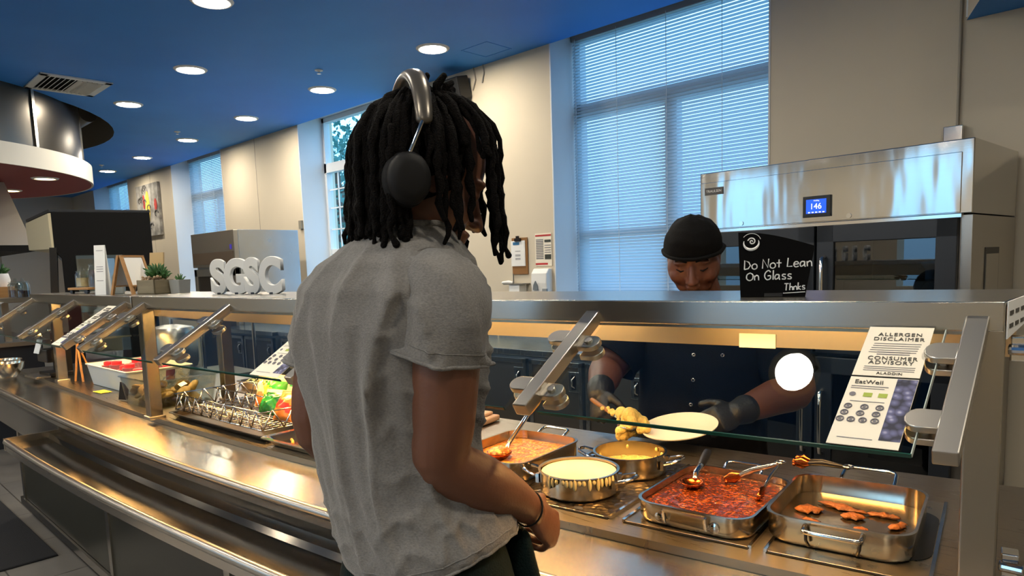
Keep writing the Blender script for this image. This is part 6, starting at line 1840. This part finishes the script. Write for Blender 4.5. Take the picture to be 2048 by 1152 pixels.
    for sx in (-1, 1):
        mb = MB(); limb(mb, [W(sx * 0.085, -0.05, 0.045), W(sx * 0.09, 0.06, 0.05), W(sx * 0.097, 0.19, 0.035)], [0.044, 0.046, 0.034], n=16, aspect=1.0); mb.mm(C.x + sx * 0.09 - 0.045, C.x + sx * 0.09 + 0.045, C.y - 0.09, C.y + 0.215, 0.0, 0.022)
        mb.build('shoe', BLKM, t, world=True, smooth=40)
    # wrist band
    d = Vector((0.05, 0.62, -0.42)).normalized(); u = d.orthogonal().normalized(); v = d.cross(u); wc = wr - d * 0.006
    mb = MB(); mb.tube([wc + (u * math.cos(a) + v * math.sin(a)) * 0.0285 + d * 0.006 * math.sin(a) for a in [2 * PI * k / 24 for k in range(24)]], 0.0017, 6, True); mb.build('wrist_band', BLKM, t, world=True, smooth=True)
    # locs
    q = random.Random(12)
    mb = MB()
    rt = hf.cross(hu).normalized(); ff = Vector((hf.x, hf.y, 0)).normalized()
    sc0 = hc + Vector((0, 0, 0.022))
    mb.ball(sc0 + Vector((0, 0, 0.004)) - ff * 0.014, (0.086, 0.090, 0.093), 28, 18, rz(math.atan2(ff.y, ff.x)))
    n_loc = 0
    for ringi, (phi0, cnt) in enumerate(((12, 12), (24, 20), (36, 28), (48, 34), (60, 38), (72, 36))):
        for k in range(cnt):
            th = 360 * (k + 0.5 * (ringi % 2)) / cnt + q.uniform(-5, 5)
            th = (th + 180) % 360 - 180          # 0 = straight ahead, positive = to the head's left
            near = -th                              # positive on the right side (towards the camera)
            face = abs(th) < 62
            if phi0 >= 48 and abs(th) < 50: continue
            a = math.radians(th)
            dirv = ff * math.cos(a) - rt * math.sin(a)
            ex = 0.099 + 0.0035 * ringi * 0 + q.uniform(-0.004, 0.010)
            if face: ex += 0.010
            top = 0.100 + q.uniform(0.0, 0.012)
            pts = []
            phi = phi0
            lean = q.uniform(-0.15, 0.15)
            while phi < 88:
                p_ = math.radians(phi)
                stretch = 1.10 if abs(th) > 120 or face else 1.0
                pts.append(sc0 + dirv * (ex * math.sin(p_) * stretch) + Vector((0, 0, top * math.cos(p_))) - ff * 0.010)
                phi += 13
            zend = q.uniform(1.455, 1.53)
            if face and not 40 <= near < 62: zend = q.uniform(1.435, 1.51)
            elif 40 <= near < 118: zend = q.uniform(1.575, 1.635) if q.random() < 0.80 else q.uniform(1.47, 1.52)     # thin over the cheek and ear
            elif abs(th) > 140: zend = q.uniform(1.46, 1.51)
            rr_ = 1.0
            last = pts[-1]; z = last.z; x, y = last.x, last.y
            w1, w2 = q.uniform(0, 6), q.uniform(0, 6)
            step = 0.012
            flare = q.uniform(-0.02, 0.10)
            while z - step > zend:
                z -= step
                rr_ += 1
                dx = flare * step
                wob = 0.0014 + 0.0040 * max(0, min(1, (zend + 0.08 - z) / 0.08))
                x += dirv.x * dx + wob * math.sin(w1 + z * 130); y += dirv.y * dx + wob * math.cos(w2 + z * 120)
                pts.append(Vector((x, y, z)))
            base = q.uniform(0.0046, 0.0078)
            rad = [base * (0.9 + 0.30 * math.sin(j * 2.3 + w1)) * (1 if j < len(pts) - 3 else 0.75) for j in range(len(pts))]
            if len(pts) < 3: continue
            mb.chain(pts, rad, 7)
            n_loc += 1
    # short tufts sticking up at the crown
    for k in range(7):
        a = 2.4 * k; b = sc0 + Vector((0.02 * math.cos(a) + 0.012, 0.02 * math.sin(a) + 0.010, 0.098)); mb.chain([b, b + Vector((0.008 * math.cos(a), 0.008 * math.sin(a), 0.014)), b + Vector((0.014 * math.cos(a + 1), 0.014 * math.sin(a + 1), 0.020 + 0.004 * (k % 3)))], [0.007, 0.007, 0.005], 7)
    mb.build('hair', HAIRM, t, world=True, smooth=True)
    # headphones (worn on the head)
    h = thing('headphones', 'dark grey over-ear headphones on the customer head over the locs', 'headphones', tuple(sc0))
    ear_r, ear_l = sc0 + rt * 0.102 - ff * 0.062 - Vector((0, 0, 0.042)), sc0 - rt * 0.098 - ff * 0.040 - Vector((0, 0, 0.042))
    for sgn, e in ((1, ear_r), (-1, ear_l)):
        ax_ = rt * sgn
        rot = Matrix((ff, Vector((0, 0, 1)).cross(ff) * -1 if False else Vector((0, 0, 1)), ax_)).transposed()
        mb = MB(); mb.lathe(e, [(0.0, 0.032), (0.018, 0.032), (0.027, 0.029), (0.031, 0.021), (0.032, 0.012), (0.029, 0.006), (0, 0.006)], n=28, rot=rot, sy=1.2); cp = mb.build('ear_cup', M('cup_black', '#09090a', 0.6, spec=0.25), h, world=True, smooth=True)
        mb = MB(); mb.lathe(e, [(0, 0.004), (0.029, 0.004), (0.034, -0.004), (0.034, -0.014), (0.026, -0.022), (0, -0.022)], n=28, rot=rot, sy=1.2); mb.build('cushion', BLKM, cp, world=True, smooth=True)
        mb = MB(); mb.chain([e + ax_ * 0.014 + Vector((0, 0, 0.030)), sc0 + rt * sgn * 0.109 - ff * 0.033 + Vector((0, 0, 0.048))], 0.0034, 8); mb.build('slider_rod', CHROME, h, world=True, smooth=True)
    mb = MB(); arc = []
    for k in range(33):
        a = math.radians(17 + 146 * k / 32)
        arc.append(sc0 + rt * (0.112 * math.cos(a)) + Vector((0, 0, 0.122 * math.sin(a) + 0.008)) + ff * (-0.036 + 0.010 * math.sin(a)))
    mb.chain(arc, [0.0075 + 0.0022 * math.sin(PI * k / 32) for k in range(33)], 14, aspect=1.65, up=(0, 0, 1))
    mb.build('headband', M('band_grey', '#5f5a52', 0.3, 0.55), h, world=True, smooth=True)
customer()

# ------------------------------------------------------------------ the server
def server():
    A = math.radians(292)
    F = Vector((math.cos(A), math.sin(A), 0)); Rr = Vector((math.sin(A), -math.cos(A), 0))      # Rr = her right
    C = Vector((-1.175, 2.17, 0))
    W = lambda x, y, z: C + Rr * x + F * y + Vector((0, 0, z))
    t = thing('person', 'server in a black headwrap, navy chef coat and black gloves behind the counter', 'person', tuple(C))
    hc = Vector((-1.153, 2.075, 1.455))
    hf = (F * 0.90 - Rr * 0.04 + Vector((0, 0, -0.42))).normalized()
    hu = (Vector((0, 0, 0.85)) + F * 0.5).normalized()
    mb = MB()
    T, rot = head(mb, hc, hf, hu, 1.02, jaw=1.25)
    limb(mb, [W(0, 0, 1.26), W(0, 0.015, 1.33), hc - Vector((0, 0, 0.05)) - F * 0.03], [0.085, 0.066, 0.062])
    limb(mb, [W(0, 0, 0.80), W(0, 0.0, 0.95), W(0, 0.01, 1.10), W(0, 0.0, 1.22)], [0.14, 0.14, 0.13, 0.08], aspect=[1.3] * 13, n=24, up=(F.x, F.y, 0))
    eR, wR = Vector((-1.405, 1.93, 1.075)), Vector((-1.318, 1.765, 1.030))
    eL, wL = Vector((-0.860, 2.200, 1.020)), Vector((-0.935, 1.950, 0.978))
    limb(mb, [W(0.15, 0, 1.235), W(0.205, 0.01, 1.215), eR.lerp(W(0.205, 0.01, 1.215), 0.5) , eR, eR.lerp(wR, 0.4), wR], [0.06, 0.07, 0.068, 0.060, 0.055, 0.036], n=18)
    limb(mb, [W(-0.15, 0, 1.235), W(-0.205, 0.01, 1.215), eL.lerp(W(-0.205, 0.01, 1.215), 0.5), eL, eL.lerp(wL, 0.4), wL], [0.06, 0.07, 0.068, 0.060, 0.056, 0.037], n=18)
    fR, bR = Vector((0.35, -0.50, -0.62)), Vector((-0.35, -0.75, 0.45))
    fL, bL = Vector((-0.25, -0.90, -0.10)), Vector((0.72, -0.35, 0.55))
    hand(mb, wR, fR, bR, 1, 0.97, curl=[0.95, 1.0, 1.05, 1.05], thumb_curl=0.45)
    hand(mb, wL, fL, bL, -1, 0.97, curl=[0.55, 0.6, 0.6, 0.6], thumb_curl=0.3)
    for sx in (-1, 1):
        limb(mb, [W(sx * 0.09, 0, 0.86), W(sx * 0.10, 0.01, 0.66), W(sx * 0.095, 0.0, 0.45), W(sx * 0.095, -0.01, 0.09)], [0.115, 0.10, 0.07, 0.042], n=16)
        limb(mb, [W(sx * 0.095, -0.03, 0.05), W(sx * 0.10, 0.15, 0.03)], [0.038, 0.026], n=14)
    mb.build('body', SKIN2, t, world=True, remesh=0.005, sm=4)
    # eyelashes, brows and the dots on the forehead
    mb = MB()
    for sx in (-1, 1):
        mb.chain([T(sx * 0.050, 0.074, 0.018), T(sx * 0.034, 0.085, 0.024), T(sx * 0.016, 0.086, 0.018)], [0.0020, 0.0036, 0.0030], 6)
    mb.build('eyebrows', BLKM, t, world=True, smooth=True)
    mb = MB()
    for sx in (-1, 1):
        mb.chain([T(sx * 0.048, 0.076, -0.010), T(sx * 0.034, 0.0855, -0.0145), T(sx * 0.020, 0.082, -0.011)], [0.0016, 0.0028, 0.0016], 6)
    mb.build('eyelashes', BLKM, t, world=True, smooth=True)
    mb = MB()
    for dx, dz in ((0, 0.038), (-0.004, 0.030), (0.005, 0.031)): mb.ball(T(dx, 0.0905, dz), 0.0016, 8, 6)
    mb.build('forehead_dots', BLKM, t, world=True)
    # head wrap
    mb = MB()
    rr2 = hf.cross(hu)
    def wrap(u, v):
        a = 2 * PI * u
        ph = v * math.radians(96)
        n1 = noise.noise(Vector((math.cos(a) * 2, math.sin(a) * 2, v * 4)))
        k = 1 + 0.020 * (1 - abs(math.sin(v * 13 + 1.2 * n1 + 0.6 * math.sin(a)))) ** 2 + 0.03 * n1
        fr = math.cos(a)
        x, y, z = math.sin(a) * math.sin(ph) * 0.093, fr * math.sin(ph) * 0.106 - 0.012, math.cos(ph) * 0.104
        if ph > math.radians(70): z -= 0.022 * max(0, -fr) * (ph - math.radians(70)) * 3
        return hc + (rr2 * x + hf * y + hu * z) * k * 1.02 + hu * (0.030 + 0.012 * max(0, fr))
    mb.grid(wrap, 56, 30, closeu=True)
    o = mb.build('headwrap', BLKC, t, world=True, smooth=True, solid=0.004)
    mb = MB(); mb.chain([wrap(k / 40, 0.985) for k in range(41)], 0.0065, 8, aspect=1.6); mb.build('wrap_band', BLKC, o, world=True, smooth=True)
    mb = MB(); b0 = hc - hf * 0.075 - rr2 * 0.05 + hu * 0.02
    limb(mb, [b0, b0 - rr2 * 0.018 - hu * 0.03, b0 - rr2 * 0.018 - hu * 0.075], [0.026, 0.022, 0.010]); mb.ball(b0, 0.028, 14, 10); mb.build('wrap_knot', BLKC, o, world=True, smooth=True)
    # chef coat
    prof = [(0.72, 0.215, 0.185), (0.85, 0.215, 0.190), (0.98, 0.212, 0.186), (1.10, 0.212, 0.172), (1.20, 0.215, 0.145), (1.255, 0.185, 0.115), (1.29, 0.12, 0.092), (1.325, 0.085, 0.082)]
    def coat(u, v):
        a = 2 * PI * u; z = 0.72 + v * 0.605
        for p, q_ in zip(prof, prof[1:]):
            if p[0] <= z <= q_[0] + 1e-6: break
        k = min(1, max(0, (z - p[0]) / (q_[0] - p[0])))
        hw, hd = p[1] + (q_[1] - p[1]) * k, p[2] + (q_[2] - p[2]) * k
        ca, sa = math.cos(a), math.sin(a); e = (abs(ca) ** 2.3 + abs(sa) ** 2.3) ** (-1 / 2.3)
        n1 = noise.noise(Vector((ca * 3, sa * 3, z * 6))); f = (1 - abs(math.sin(a * 4 + z * 9 + 2 * n1))) ** 2
        amp = 0.006 * n1 + 0.006 * f
        return W(ca * (hw * e + amp), sa * (hd * e + amp) + 0.008, z)
    mb = MB(); mb.grid(coat, 110, 60, closeu=True)
    co = mb.build('chef_coat', NAVY, t, world=True, smooth=True, solid=0.004)
    def sleeve(sx, el, wr_, cut):
        s0, s1 = W(sx * 0.10, 0.0, 1.235), W(sx * 0.195, 0.005, 1.225)
        end = s1.lerp(el, cut)
        pts = catmull([Vector((*p, r)) for p, r in ((s0, 0.085), (s1, 0.090), (s1.lerp(end, 0.5), 0.088), (end, 0.090))], 6)
        rings = []
        for i, q4 in enumerate(pts):
            c = Vector(q4[:3]); a = Vector(pts[max(0, i - 1)][:3]); b = Vector(pts[min(len(pts) - 1, i + 1)][:3]); tg = (b - a).normalized(); uu = (F - tg * F.dot(tg)).normalized(); vv = tg.cross(uu)
            rings.append([c + (uu * math.cos(2 * PI * j / 36) + vv * math.sin(2 * PI * j / 36)) * (q4[3] + 0.007 * noise.noise(Vector((math.cos(2 * PI * j / 36) * 2, math.sin(2 * PI * j / 36) * 2, i * 0.4 + sx)))) for j in range(36)])
        mb = MB(); mb.rings(rings, cap=False); o = mb.build('sleeve', NAVY, co, world=True, smooth=True, solid=0.004)
    sleeve(1, eR, wR, 0.86); sleeve(-1, eL, wL, 0.86)
    # snaps in two rows
    for (u, z) in ((0.245, 1.135), (0.245, 1.055), (0.24, 0.975), (0.31, 1.135)):
        v = (z - 0.72) / 0.605
        c = coat(u, v); nrm = F
        mb = MB(); mb.tube([c + nrm * 0.004 + Rr * 0.0050 * math.cos(a) + Vector((0, 0, 0.0050 * math.sin(a))) for a in [2 * PI * k / 14 for k in range(14)]], 0.0016, 6, True); mb.build('snap_button', CHROME, co, world=True, smooth=True)
    # trousers
    mb = MB()
    for sx in (-1, 1): limb(mb, [W(sx * 0.085, 0.0, 0.86), W(sx * 0.10, 0.01, 0.66), W(sx * 0.10, 0.0, 0.40), W(sx * 0.10, -0.01, 0.08)], [0.13, 0.115, 0.09, 0.075], n=18)
    mb.build('trousers', BLKC, t, world=True, remesh=0.008, sm=3)
    for sx in (-1, 1):
        mb = MB(); limb(mb, [W(sx * 0.10, -0.05, 0.045), W(sx * 0.10, 0.06, 0.05), W(sx * 0.105, 0.19, 0.035)], [0.045, 0.046, 0.036], n=14); mb.build('shoe', BLKM, t, world=True, smooth=True)
    # gloves over the hands
    for w0, el, fv, bv, sd, cl, tcv in ((wR, eR, fR, bR, 1, [0.95, 1.0, 1.05, 1.05], 0.45), (wL, eL, fL, bL, -1, [0.55, 0.6, 0.6, 0.6], 0.3)):
        mb = MB(); hand(mb, w0, fv, bv, sd, 0.97, curl=cl, thumb_curl=tcv, grow=0.0035)
        d = (w0 - el).normalized()
        limb(mb, [w0 - d * 0.030, w0 - d * 0.01, w0 + Vector(fv).normalized() * 0.01], [0.046, 0.042, 0.038], n=18)
        mb.build('glove', GLOVE, t, world=True, remesh=0.004, sm=4)
    return wR, wL
server()
# what she holds
t = thing('serving_spoon', 'serving spoon with an orange handle held over the counter by the server', 'spoon', (-1.20, 1.69, 1.0))
hA, hB = Vector((-1.290, 1.705, 1.010)), Vector((-1.150, 1.655, 0.975))
mb = MB(); mb.chain([hA - (hB - hA) * 0.12, hA, hA.lerp(hB, 0.5)], [0.007, 0.008, 0.006], 10); mb.build('handle', M('spoon_tan', '#8f5f34', 0.45), t, smooth=True, world=True)
mb = MB(); mb.chain([hA.lerp(hB, 0.4), hB], [0.004, 0.005], 8); mb.lathe(hB + Vector((0.025, -0.005, -0.004)), [(0, -0.016), (0.026, -0.012), (0.038, 0.0), (0.036, 0.0), (0.025, -0.010), (0, -0.013)], n=24); mb.build('spoon_bowl', CHROME, t, smooth=True, world=True)
mb = MB(); q = random.Random(21)
for k in range(34): mb.ball(Vector((-1.122, 1.652, 0.972)) + Vector((q.gauss(0, 0.021), q.gauss(0, 0.017), q.gauss(0, 0.017))), q.uniform(0.012, 0.021), 12, 8)
for k in range(12): mb.ball(hA.lerp(hB, 0.35 + 0.05 * k) + Vector((q.gauss(0, 0.004), q.gauss(0, 0.004), 0.004 + q.gauss(0, 0.004))), q.uniform(0.006, 0.010), 10, 6)
o = mb.build('mashed_potato', POTATO, remesh=0.003, sm=1); tag(o, 'scoop of yellow mashed potato on the server spoon', 'mashed potato', kind='stuff')
# plate tilted towards the spoon
u = Vector((0.565, 0.80, 0.16)).normalized(); nrm = Vector((-0.12, -0.28, 0.95)); nrm = (nrm - u * nrm.dot(u)).normalized(); v = nrm.cross(u)
rot = Matrix((u, v, nrm)).transposed()
mb = MB(); mb.lathe((-1.004, 1.724, 0.953), [(0, 0.0), (0.060, 0.0), (0.075, 0.004), (0.108, 0.016), (0.109, 0.019), (0.074, 0.0075), (0.060, 0.0035), (0, 0.003)], n=48, rot=rot)
tag(mb.build('plate', M('plate_white', '#f1e6cf', 0.4), smooth=40), 'round cream plate held out by the server', 'plate')
